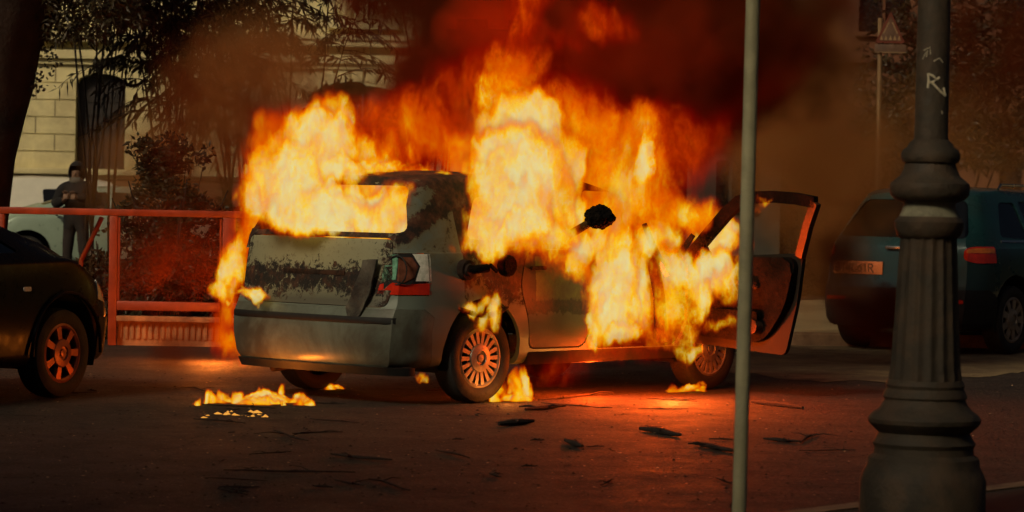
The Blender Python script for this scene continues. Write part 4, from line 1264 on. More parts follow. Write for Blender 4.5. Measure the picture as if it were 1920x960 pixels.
def letters(word, x, y0, z0, h, w_, dirv, normal, mt, parent, thick=.004, name='lettering'):
    """strokes of plain block characters on a 4x6 grid"""
    G = {'B': [((0, 0), (0, 6)), ((0, 6), (3, 6)), ((3, 6), (4, 5)), ((4, 5), (3, 3)), ((0, 3), (3, 3)), ((3, 3), (4, 1.5)), ((4, 1.5), (3, 0)), ((3, 0), (0, 0))],
         'T': [((0, 6), (4, 6)), ((2, 6), (2, 0))], 'C': [((4, 5), (3, 6)), ((3, 6), (1, 6)), ((1, 6), (0, 4.5)), ((0, 4.5), (0, 1.5)), ((0, 1.5), (1, 0)), ((1, 0), (3, 0)), ((3, 0), (4, 1))],
         '4': [((3, 0), (3, 6)), ((3, 6), (0, 2)), ((0, 2), (4, 2))], '6': [((4, 6), (1, 4)), ((1, 4), (0, 2)), ((0, 2), (1, 0)), ((1, 0), (3, 0)), ((3, 0), (4, 2)), ((4, 2), (3, 3.5)), ((3, 3.5), (.5, 3))],
         '1': [((2, 0), (2, 6)), ((2, 6), (1, 5))], 'R': [((0, 0), (0, 6)), ((0, 6), (3, 6)), ((3, 6), (4, 4.7)), ((4, 4.7), (3, 3)), ((3, 3), (0, 3)), ((1.8, 3), (4.4, -.6))], 'I': [((2, 0), (2, 6))],
         'L': [((0, 6), (0, 0)), ((0, 0), (4, 0))], 'E': [((4, 6), (0, 6)), ((0, 6), (0, 0)), ((0, 0), (4, 0)), ((0, 3), (3, 3))], '7': [((0, 6), (4, 6)), ((4, 6), (1, 0))]}
    bm = bmesh.new()
    dirv = Vector(dirv); normal = Vector(normal); up = Vector((0, 0, 1)); o = Vector((x, y0, z0))
    for i, ch in enumerate(word):
        for (a, b), (c, d) in G.get(ch, []):
            p = o + dirv * (i * w_ * 1.35 + a / 4 * w_) + up * (b / 6 * h); q = o + dirv * (i * w_ * 1.35 + c / 4 * w_) + up * (d / 6 * h)
            t = (q - p); L = t.length; t.normalize(); n = t.cross(normal)
            p = p - t * w_ * .07; q = q + t * w_ * .07
            cs = [p + n * w_ * .11, p - n * w_ * .11, q - n * w_ * .11, q + n * w_ * .11]
            A = [bm.verts.new(k) for k in cs]; B_ = [bm.verts.new(k + normal * thick) for k in cs]
            bm.faces.new(A); bm.faces.new(B_[::-1])
            for j in range(4): bm.faces.new((A[j], A[(j + 1) % 4], B_[(j + 1) % 4], B_[j]))
    return obj(name, bm, mt, parent, smooth=False)
letters('BT4C61R', .034, .645, .765, .07, .045, (0, -1, 0), (-1, 0, 0), M['ink'], pl)
bm = bmesh.new()
for s in (-1, 1):
    bm = bmesh.new(); add_tube(bm, [(.95, s * .60, 1.575), (1.0, s * .60, 1.62), (2.3, s * .60, 1.61), (2.4, s * .60, 1.56)], .014, 8); obj('roof_rail', bm, M['chrome'], tc_)
ch = skin('chrome_strip', [(.60, 1.072), (3.12, 1.055), (3.12, 1.072), (.60, 1.092)], 'y', (-1.3, -.3), 'chrome', -.006)
bm = bmesh.new(); add_box(bm, (.06, 0, 1.0), (.05, .22, .035), bev=.012); obj('handle', bm, M['chrome'], tc_)
bm = bmesh.new(); add_tube(bm, [(.10, .02, 1.14), (.13, -.30, 1.17), (.20, -.50, 1.22)], .010, 6); obj('rear_wiper', bm, M['black_trim'], tc_)

# two pale cars beyond the fence at the left
SV = dict(SL); SV.update(H=1.40, L=4.0)
V0 = at(42, 500, 48.6); V0.z = 0
sv, skin, S_ = whole_car('distant_car', 'pale green silver car pointing left beyond the fence beside the standing person', -102, V0, 'front', SV, 'silver_paint', 'glass_teal',
    [rounded([(1.05, .99), (1.85, .98), (1.83, 1.34), (1.25, 1.32)], .05), rounded([(1.92, .98), (2.80, .99), (2.20, 1.33), (1.90, 1.34)], .05)], wx=(.68, 2.5), spokes=7)
skin('headlight', rounded([(3.60, .64), (4.0, .58), (3.98, .72), (3.66, .78)], .03), 'y', (-1.2, -.3), 'lens_clear')
skin('headlight', rounded([(3.60, .64), (4.0, .58), (3.98, .72), (3.66, .78)], .03), 'y', (.3, 1.2), 'lens_clear')
bm = bmesh.new(); add_tube(bm, [(2.72, .84, .96), (2.74, .95, 1.0)], .02, 6); bmesh.ops.create_icosphere(bm, subdivisions=2, radius=.1, matrix=Matrix.Translation((2.74, 1.02, 1.03)) @ Matrix.Diagonal((.8, 1.1, .75, 1))); obj('door_mirror', bm, M['black_trim'], sv)
V1 = at(30, 500, 54); V1.z = 0
SW = dict(SR); SW.update(H=1.46)
wv, skin, S_ = whole_car('distant_car', 'white car parked farthest off beyond the fence at the left', 80, V1, 'rear', SW, 'white_paint', 'glass_dark',
    [rounded([(1.26, 1.09), (2.08, 1.08), (2.06, 1.36), (1.24, 1.36)], .05), rounded([(2.16, 1.08), (3.00, 1.10), (2.46, 1.35), (2.14, 1.36)], .05)], wx=(.78, 2.68), spokes=7)

# ------------------------------------------------------------------ person beyond the fence
PY = 42.0
pp = at(143, 400, PY)
M['coat'] = mat('dark_hooded_jacket', (.008, .007, .007), .85, bump=.4, bscale=18)
M['trousers'] = mat('dark_brown_trousers', (.022, .015, .012), .9, bump=.4, bscale=14)
M['skin'] = mat('skin', (.26, .15, .09), .6, var=.1)
M['scarf'] = mat('grey_scarf', (.13, .115, .09), .9, bump=.4)
per = bpy.data.objects.new('tmpp', None)
P = [(0, 0, .98), (0, 0, 1.12), (0, 0, 1.30), (0, 0, 1.43), (0, -.01, 1.50), (0, -.03, 1.57), (0, -.02, 1.66),
     (-.09, 0, .94), (-.12, -.01, .52), (-.13, .02, .10), (-.14, -.13, .045),
     (.09, 0, .94), (.13, -.03, .52), (.15, .02, .10), (.18, -.12, .045),
     (-.19, 0, 1.40), (-.31, -.02, 1.17), (-.13, -.24, 1.22), (-.05, -.29, 1.26),
     (.19, 0, 1.40), (.33, -.02, 1.20), (.15, -.24, 1.27), (.06, -.29, 1.29)]
E = [(0, 1), (1, 2), (2, 3), (3, 4), (4, 5), (5, 6), (0, 7), (7, 8), (8, 9), (9, 10), (0, 11), (11, 12), (12, 13), (13, 14), (3, 15), (15, 16), (16, 17), (17, 18), (3, 19), (19, 20), (20, 21), (21, 22)]
RR = [(.15, .11), (.15, .105), (.165, .115), (.12, .09), .052, (.075, .085), (.07, .08), .085, .056, .040, .038, .085, .056, .040, .038, .062, .045, .036, .030, .062, .045, .036, .030]
pm = grow(P, E, RR, 2)
pm.materials.append(M['skin'])
person = bpy.data.objects.new('person', pm); COL.objects.link(person); person.location = (pp.x, PY, 0); person.rotation_euler = (0, 0, R(-10))
tag(person, 'person in a dark hooded jacket standing beyond the fence, hands raised to the chest', 'person')
def clothes(name, sel, mt, grow_by, extra=None):
    bm = bmesh.new(); bm.from_mesh(pm)
    bm.normal_update()
    for v in bm.verts: v.co += v.normal * (grow_by + .012 * mn.noise(v.co * 9))
    bmesh.ops.delete(bm, geom=[f for f in bm.faces if not sel(f.calc_center_median())], context='FACES')
    if extra: extra(bm)
    return obj(name, bm, mt, person, angle=180)
clothes('jacket', lambda c: c.z > .82 and c.z < 1.50 and not (c.y < -.255 and abs(c.x) < .12) and not (c.z < .93 and abs(c.y) > .5), M['coat'], .028)
clothes('trousers', lambda c: .09 < c.z < 1.05 and abs(c.x) < .22 and c.y > -.2 and not (c.z > .9 and abs(c.x) > .17), M['trousers'], .022)
clothes('shoes', lambda c: c.z <= .10, M['coat'], .012)
bm = bmesh.new()   # hood: a shell round the head, open at the face
bmesh.ops.create_uvsphere(bm, u_segments=24, v_segments=16, radius=1)
for v in bm.verts: v.co = Vector((v.co.x * .125, v.co.y * .14 + .005, v.co.z * .165 + 1.625))
bmesh.ops.delete(bm, geom=[f for f in bm.faces if f.calc_center_median().y < -.075 and 1.50 < f.calc_center_median().z < 1.71 and abs(f.calc_center_median().x) < .085], context='FACES')
obj('hood', bm, M['coat'], person, angle=180)
bm = bmesh.new(); add_lathe(bm, [(.085, 1.46), (.105, 1.49), (.10, 1.53), (.082, 1.555)], 20, c=(0, -.02, 0)); obj('scarf', bm, M['scarf'], person, angle=180)
for s in (-1, 1):  # mitten-free hands: palm and five bent fingers each
    hx, hy, hz = s * .055, -.29, 1.275
    bm = bmesh.new()
    add_box(bm, (hx, hy - .02, hz + .01), (.075, .035, .085), bev=.014)
    for k in range(4):
        bx = hx + (k - 1.5) * .019
        add_tube(bm, [(bx, hy - .03, hz + .045), (bx, hy - .055, hz + .075 + .006 * (k in (1, 2))), (bx - s * .004, hy - .08, hz + .07)], [.009, .0085, .007], 6)
    add_tube(bm, [(hx - s * .03, hy - .02, hz), (hx - s * .05, hy - .045, hz + .03), (hx - s * .045, hy - .065, hz + .05)], [.011, .010, .008], 6)
    obj('hand', bm, M['skin'], person, angle=180)
bm = bmesh.new()
add_box(bm, (0, -.105, 1.60), (.03, .035, .045), bev=.012)
for s in (-1, 1): bmesh.ops.create_icosphere(bm, subdivisions=2, radius=.012, matrix=Matrix.Translation((s * .03, -.10, 1.635)))
obj('face', bm, M['skin'], person, angle=180)

# ------------------------------------------------------------------ street lamp in the foreground
M['iron'] = mat('dark_green_cast_iron', (.055, .044, .029), .68, .0, var=.35, scale=7, bump=.5, bscale=30, dirt=(.14, .085, .045), dirt_amt=.5)
M['iron_pale'] = mat('worn_grey_green_band', (.34, .33, .22), .7, var=.3, scale=9, bump=.3, dirt=(.05, .04, .03), dirt_amt=.6)
LY = 12.6
def lz(y): return at(1740, y, LY).z
lam_b = at(1728, 1000, LY)
lx = lam_b.x
LP = empty('street_lamp', (lx, LY, .105), 0, 'fluted dark cast iron street lamp post in the right foreground', 'street lamp')
def P_(y, hw): return (hw * LY / F_PX, lz(y) - .105)
def ringed(lst): return [P_(y, hw) for y, hw in lst][::1]
zb0 = .0
base = [(118 * LY / F_PX, 0.0)] + ringed([(985, 118), (900, 118), (884, 112), (874, 106), (858, 104), (850, 94), (838, 93), (830, 97), (820, 90), (806, 84)])
bm = bmesh.new(); add_lathe(bm, base, 64); obj('base', bm, M['iron'], LP, angle=30)
mould = ringed([(812, 84), (800, 98), (792, 105), (784, 106), (776, 100), (768, 88), (758, 80), (748, 76), (744, 79), (736, 77), (728, 72), (722, 74), (712, 70)])
bm = bmesh.new(); add_lathe(bm, mould, 64); obj('moulding', bm, M['iron'], LP, angle=30)
fl = [(716, 69), (708, 69), (690, 66), (620, 62), (540, 58), (470, 54.5), (448, 53), (440, 54.5)]
def flute(a, z):
    return 1 - .075 * (0.5 - 0.5 * math.cos(16 * a)) ** .6
bm = bmesh.new(); add_lathe(bm, ringed(fl), 160, flute); obj('fluted_shaft', bm, M['iron'], LP, angle=60)
bm = bmesh.new(); add_lathe(bm, ringed([(446, 54), (440, 60), (428, 64), (416, 65), (410, 60), (404, 54)]), 64); obj('lower_ring', bm, M['iron'], LP, angle=40)
bm = bmesh.new(); add_lathe(bm, ringed([(412, 60), (406, 56), (396, 51), (384, 48), (374, 52)]), 64); obj('pale_band', bm, M['iron_pale'], LP, angle=50)
bm = bmesh.new(); add_lathe(bm, ringed([(379, 52), (374, 66), (366, 73), (352, 75), (344, 73), (338, 66), (330, 56), (318, 50), (306, 47), (304, 52), (297, 55), (288, 55), (281, 51), (276, 44), (268, 40), (262, 33)]), 64); obj('collar', bm, M['iron'], LP, angle=35)
bm = bmesh.new(); add_lathe(bm, ringed([(268, 34), (255, 31.5), (100, 31), (-60, 30), (-900, 24)]), 48)
up_shaft = obj('upper_shaft', bm, M['iron'], LP)
lean_k = (at(1749, 100, LY).x - at(1728, 980, LY).x) / (lz(100) - lz(980))
for o in LP.children:      # the whole post leans very slightly
    for v in o.data.vertices: v.co.x += (lean_k - math.tan(R(0))) * v.co.z
top_z = lz(-900) - .105
bm = bmesh.new()
add_tube(bm, [(lean_k * top_z, 0, top_z - .05), (lean_k * top_z, 0, top_z + .25), (lean_k * top_z + .35, 0, top_z + .5), (lean_k * top_z + .8, 0, top_z + .45)], .03, 10)
obj('arm', bm, M['iron'], LP)
bm = bmesh.new(); add_lathe(bm, [(.10, top_z + .0), (.22, top_z + .12), (.20, top_z + .35), (.05, top_z + .45)], 24, c=(lean_k * top_z + .8, 0, 0)); obj('lantern', bm, M['iron_pale'], LP)
M['spray'] = mat('pale_spray_paint', (.75, .68, .48), .7, var=.3, scale=30)
# scrawled tag wrapped on the shaft
def scrawl(strokes, name, rr):
    bm = bmesh.new()
    for st in strokes:
        pts = []
        for px, py in st:
            z = lz(py) - .105
            a = math.asin(max(-.98, min(.98, ((px - 1749) / 31.5))))
            r_ = 31.3 * LY / F_PX + .001
            pts.append((lean_k * z + r_ * math.sin(a), -r_ * math.cos(a), z))
        add_tube(bm, pts, rr, 6)
    return obj(name, bm, M['spray'], up_shaft)
scrawl([[(1737, 166), (1738, 152), (1737, 139)], [(1737, 140), (1746, 144), (1752, 150), (1745, 155), (1738, 156)], [(1743, 155), (1752, 164), (1760, 172), (1770, 180)], [(1752, 150), (1758, 146)], [(1766, 165), (1771, 180)]], 'tag_lettering', .0052)
scrawl([[(1727, 112), (1731, 102), (1735, 96), (1733, 108)], [(1728, 96), (1739, 90), (1740, 103)], [(1746, 116), (1757, 110), (1764, 118)], [(1764, 208), (1765, 214)]], 'faint_scrawl', .0022)

# slim metal pole in front of the open door
M['pole'] = mat('dull_green_grey_pole', (.56, .53, .32), .5, .0, var=.2, scale=3, bump=.1, dirt=(.08, .08, .05), dirt_amt=.4)
SY = 11.6
pa, pb = at(1386, 960, SY), at(1412, 0, SY)
k = (pb.x - pa.x) / (pb.z - pa.z)
pole = empty('metal_pole', (pa.x - k * pa.z, SY, 0.0), 0, 'slim grey green metal pole standing in front of the open car door', 'pole')
Hp = 4.2
bm = bmesh.new(); add_cyl(bm, (0, 0, 0), (k * Hp, 0, Hp), .0285, .0265, seg=32); obj('tube', bm, M['pole'], pole)
bm = bmesh.new(); add_lathe(bm, [(.06, 0), (.06, .02), (.036, .04), (.034, .08)], 24); obj('base_flange', bm, M['pole'], pole)
bm = bmesh.new(); add_lathe(bm, [(.0285, Hp), (.024, Hp + .02), (.004, Hp + .03)], 24, c=(k * Hp, 0, 0)); obj('cap', bm, M['pole'], pole)

# ------------------------------------------------------------------ debris on the road
M['twig'] = mat('charred_twig', (.020, .012, .009), .9, var=.5, scale=20, bump=.5)
M['scrap'] = mat('pale_scrap', (.35, .26, .15), .7, var=.4, scale=30)
def twig(a, b, r, label=None, bend=.15, seed=0, fork=True):
    p, q = ground(*a), ground(*b)
    mid = (p + q) / 2
    o = empty('twig', (mid.x, mid.y, .004), 0, label, 'twig')
    random.seed(seed); bm = bmesh.new()
    n = 7; L = (q - p).length; pts = []
    for k_ in range(n):
        t = k_ / (n - 1)
        x = p.lerp(q, t) - mid
        x += Vector((0, math.sin(t * math.pi) * bend * L * random.choice((-1, 1)) * .0 + math.sin(t * 5 + seed) * bend * L * .35, r * .45 + abs(math.sin(t * 4 + seed)) * .004))
        pts.append(x)
    add_tube(bm, pts, [r * .62 * (.5 + .8 * math.sin(math.pi * min(.95, max(.08, k_ / (n - 1))))) for k_ in range(n)], 7)
    if fork:
        for _ in range(2):
            i = random.randint(2, 4); d = Vector((random.uniform(-1, 1), random.uniform(-1, 1), .06)) * L * .28
            add_tube(bm, [pts[i], pts[i] + d * .5 + Vector((0, 0, .01)), pts[i] + d], [r * .5, r * .4, r * .2], 5)
    ob = obj('twig', bm, M['twig']); ob.location = o.location
    bpy.data.objects.remove(o)
    return ob
big = [((935, 800), (1000, 795), .030, 'thick charred stick lying in front of the rear door of the burning car'), ((985, 772), (1060, 765), .022, 'curved black stick just in front of the rear door of the burning car'),
       ((1410, 757), (1505, 768), .024, 'long black stick right of the slim metal pole on reddish asphalt'), ((1200, 808), (1275, 820), .026, 'black stick on the asphalt below the open door opening'),
       ((1302, 836), (1378, 850), .020, 'thin black stick close to the left of the slim metal pole'), ((620, 856), (735, 866), .012, 'long thin twig lying below the rear bumper of the burning car'),
       ((1060, 830), (1092, 842), .024, 'short upright tipped black stub in the middle of the asphalt'), ((1432, 826), (1500, 832), .015, 'thin forked twig between the slim pole and the street lamp'),
       ((1010, 752), (1150, 740), .010, 'long straight thin rod lying along the sill of the burning car'), ((1500, 832), (1530, 815), .010, 'tiny curled twig nearest the street lamp base')]
for i, (a, b, r_, l_) in enumerate(big):
    o = twig(a, b, r_, seed=i + 3); tag(o, l_, 'twig', 'charred sticks on the road')
random.seed(99)
protos = []
for i in range(6):
    o = twig((700, 850), (700 + 34 + 9 * i, 852 + 4 * i), .008, seed=40 + i)
    tag(o, 'small charred twig among the litter scattered over the dark asphalt', 'twig', 'small charred twigs'); protos.append(o)
for i in range(48):
    src = protos[i % 6]
    o = src.copy(); COL.objects.link(o)
    px = random.uniform(20, 1600); py = 730 + 215 * random.random() ** 1.3
    g_ = ground(px, py); o.location = (g_.x, g_.y, .004); o.rotation_euler = (0, 0, random.uniform(0, 6.3)); s_ = random.uniform(.35, .95); o.scale = (s_, s_, s_)
for o in protos:
    g_ = ground(random.uniform(200, 900), random.uniform(800, 930)); o.location = (g_.x, g_.y, .004)
def crumbs(name, n, region, sz, mt, seed):
    random.seed(seed); V, Fc = [], []
    for _ in range(n):
        g_ = ground(random.uniform(region[0], region[1]), lerp(region[2], region[3], random.random() ** 1.2))
        s_ = sz * random.uniform(.35, 1.5) ** 1.5; k0 = len(V)
        a = random.uniform(0, 6.3)
        for j in range(4):
            V.append((g_.x + s_ * math.cos(a + j * 1.57) * random.uniform(.6, 1.3), g_.y + s_ * math.sin(a + j * 1.57) * random.uniform(.6, 1.3), .003))
        V.append((g_.x, g_.y, s_ * random.uniform(.3, .9)))
        Fc += [(k0 + j, k0 + (j + 1) % 4, k0 + 4) for j in range(4)]
    me = bpy.data.meshes.new(name); me.from_pydata(V, [], Fc); o = link_mesh(name, me, mt); o['kind'] = 'stuff'; return o
tag(crumbs('pale_litter', 900, (0, 1900, 690, 955), .006, M['scrap'], 3), 'fine pale scraps and grit scattered over the asphalt')
tag(crumbs('dark_litter', 2600, (0, 1900, 700, 955), .008, M['twig'], 4), 'dark ash crumbs scattered over the asphalt')
FRX, FRY, FRZ, SMD = 420, 150, 330, 26.0

# ------------------------------------------------------------------ flames and smoke (true volumes)
def volume(name, lo, hi, res, blobs, warps, detail, material, gain=1.0, bias=0.0, steep=0.0):
    """a field sampled on a grid: the strongest of several soft blobs, stirred by turbulence, stored as volume density.
    blobs: (centre, radii, strength)"""
    ng = bpy.data.node_groups.new(name, 'GeometryNodeTree')
    ng.interface.new_socket('Geometry', in_out='INPUT', socket_type='NodeSocketGeometry')
    ng.interface.new_socket('Geometry', in_out='OUTPUT', socket_type='NodeSocketGeometry')
    t = NT(ng)
    go = t.n('NodeGroupOutput')
    pos = t.n('GeometryNodeInputPosition').outputs[0]
    p = pos
    for (scale, amp, stretch, det) in warps:
        q = t.vmath('MULTIPLY', pos, (scale, scale, scale * stretch))
        n_ = t.noise(q, 1.0, det, .55, out=1)
        d = t.vmath('SCALE', t.vmath('SUBTRACT', n_, (.5, .5, .5)), amp)
        p = t.vmath('ADD', p, d)
    best = None
    for c, r, s in blobs:
        v = t.vmath('SUBTRACT', p, tuple(c))
        v = t.vmath('DIVIDE', v, tuple(r) if isinstance(r, (tuple, list)) else (r, r, r))
        L2 = t.vmath('DOT_PRODUCT', v, v, out=1)
        # s * max(0, 1 - d^2)
        val = t.math('MULTIPLY', t.math('SUBTRACT', 1.0, L2, clamp=True), s)
        best = val if best is None else t.math('SMOOTH_MAX', best, val, 0.08)
    best = t.math('MAXIMUM', t.math('MULTIPLY_ADD', best, 1.08, -.086), 0.0)
    (ds, dst, dd, damp) = detail
    nd = t.noise(t.vmath('MULTIPLY', p, (ds, ds, ds * dst)), 1.0, dd, .62)
    if steep:
        # turbulence eats into the flame from its rim: ridged, stretched upwards
        q2 = t.vmath('MULTIPLY', p, (ds * 2.3, ds * 2.3, ds * 1.0))
        nf = t.noise(q2, 1.0, 3.0, .6)
        rid = t.math('ABSOLUTE', t.math('SUBTRACT', nf, .5))
        er = t.math('ADD', t.math('MULTIPLY', t.math('SUBTRACT', nd, .5), 1.0), t.math('MULTIPLY', t.math('SUBTRACT', .12, rid), 1.1))
        f = t.math('ADD', t.math('MULTIPLY', best, gain), t.math('MULTIPLY', er, t.math('MULTIPLY', t.math('MULTIPLY_ADD', best, 1.6, .12, clamp=True), damp)))
        f = t.math('ADD', t.math('ADD', f, bias), t.math('MULTIPLY', t.math('MAXIMUM', t.math('SUBTRACT', f, .62), 0.0), steep))
    else:
        f = t.math('MULTIPLY_ADD', t.math('SUBTRACT', nd, .5), damp, t.math('MULTIPLY_ADD', best, gain, bias))
    if steep: f = t.math('SUBTRACT', t.math('MINIMUM', f, 1.06), t.math('MULTIPLY', t.math('SUBTRACT', .10, rid, clamp=True), .45))
    if steep: f = t.math('ADD', f, t.math('MULTIPLY', t.math('SUBTRACT', t.noise(t.vmath('MULTIPLY', p, (26.0, 26.0, 13.0)), 1.0, 2.0, .6), .5), t.math('MULTIPLY', t.math('SUBTRACT', 1.25, best, clamp=True), t.math('MULTIPLY', best, 1.1, clamp=True))))
    mask = t.math('MULTIPLY', best, 6.0, clamp=True)
    f = t.math('MULTIPLY', t.math('MAXIMUM', f, 0.0), mask)
    f = t.math('MINIMUM', f, 1.0)
    vc = t.n('GeometryNodeVolumeCube')
    t.set(vc.inputs['Density'], f)
    vc.inputs['Min'].default_value = lo; vc.inputs['Max'].default_value = hi
    for k, v in zip(('X', 'Y', 'Z'), res): vc.inputs['Resolution ' + k].default_value = v
    sm = t.n('GeometryNodeSetMaterial'); sm.inputs['Material'].default_value = material
    ng.links.new(vc.outputs[0], sm.inputs[0]); ng.links.new(sm.outputs[0], go.inputs[0])
    me = bpy.data.meshes.new(name)
    v = [(x, y, z) for x in (lo[0], hi[0]) for y in (lo[1], hi[1]) for z in (lo[2], hi[2])]
    me.from_pydata(v, [], [(0, 1, 3, 2), (4, 6, 7, 5), (0, 4, 5, 1), (2, 3, 7, 6), (0, 2, 6, 4), (1, 5, 7, 3)])
    me.materials.append(material)
    o = bpy.data.objects.new(name, me); COL.objects.link(o)
    m = o.modifiers.new('volume', 'NODES'); m.node_group = ng
    return o

def fire_material(name, smax=20.0, step=None, power=1.6, gain=1.0):
    """optically thin at the rim, thick in the core; the glow of hot soot rises from deep red to pale yellow"""
    m = bpy.data.materials.new(name); m.use_nodes = True
    nt = m.node_tree; nt.nodes.clear(); t = NT(nt)
    out = t.n('ShaderNodeOutputMaterial')
    d = t.n('ShaderNodeAttribute', attribute_name='density').outputs['Fac']
    col = t.ramp(d, [(0.0, (.10, .0, .0)), (.20, (.30, .003, .0)), (.35, (.72, .06, .0)), (.49, (.98, .20, .0)), (.62, (1.0, .38, .0)), (.72, (1.0, .55, .004)), (.88, (.98, .66, .03)), (.97, (.84, .71, .24)), (1.0, (.77, .72, .36))])
    sig = t.math('MULTIPLY', t.math('POWER', d, power), smax)
    ab = t.n('ShaderNodeVolumeAbsorption', ins={'Color': (0, 0, 0, 1), 'Density': sig})
    em = t.n('ShaderNodeEmission', ins={'Color': col, 'Strength': t.math('MULTIPLY', sig, K * gain)})
    ad = t.n('ShaderNodeAddShader', ins={0: ab.outputs[0], 1: em.outputs[0]})
    nt.links.new(ad.outputs[0], out.inputs['Volume'])
    return m
def smoke_material(name, dens, albedo, an=0.2, pw=1.0):
    m = bpy.data.materials.new(name); m.use_nodes = True
    nt = m.node_tree; nt.nodes.clear(); t = NT(nt)
    out = t.n('ShaderNodeOutputMaterial')
    d = t.n('ShaderNodeAttribute', attribute_name='density').outputs['Fac']
    pv = t.n('ShaderNodeVolumePrincipled')
    pv.inputs['Color'].default_value = (*albedo, 1)
    pv.inputs['Density Attribute'].default_value = ''
    t.set(pv.inputs['Density'], t.math('MULTIPLY', t.math('POWER', d, pw), dens))
    pv.inputs['Anisotropy'].default_value = an
    nt.links.new(pv.outputs[0], out.inputs['Volume'])
    return m

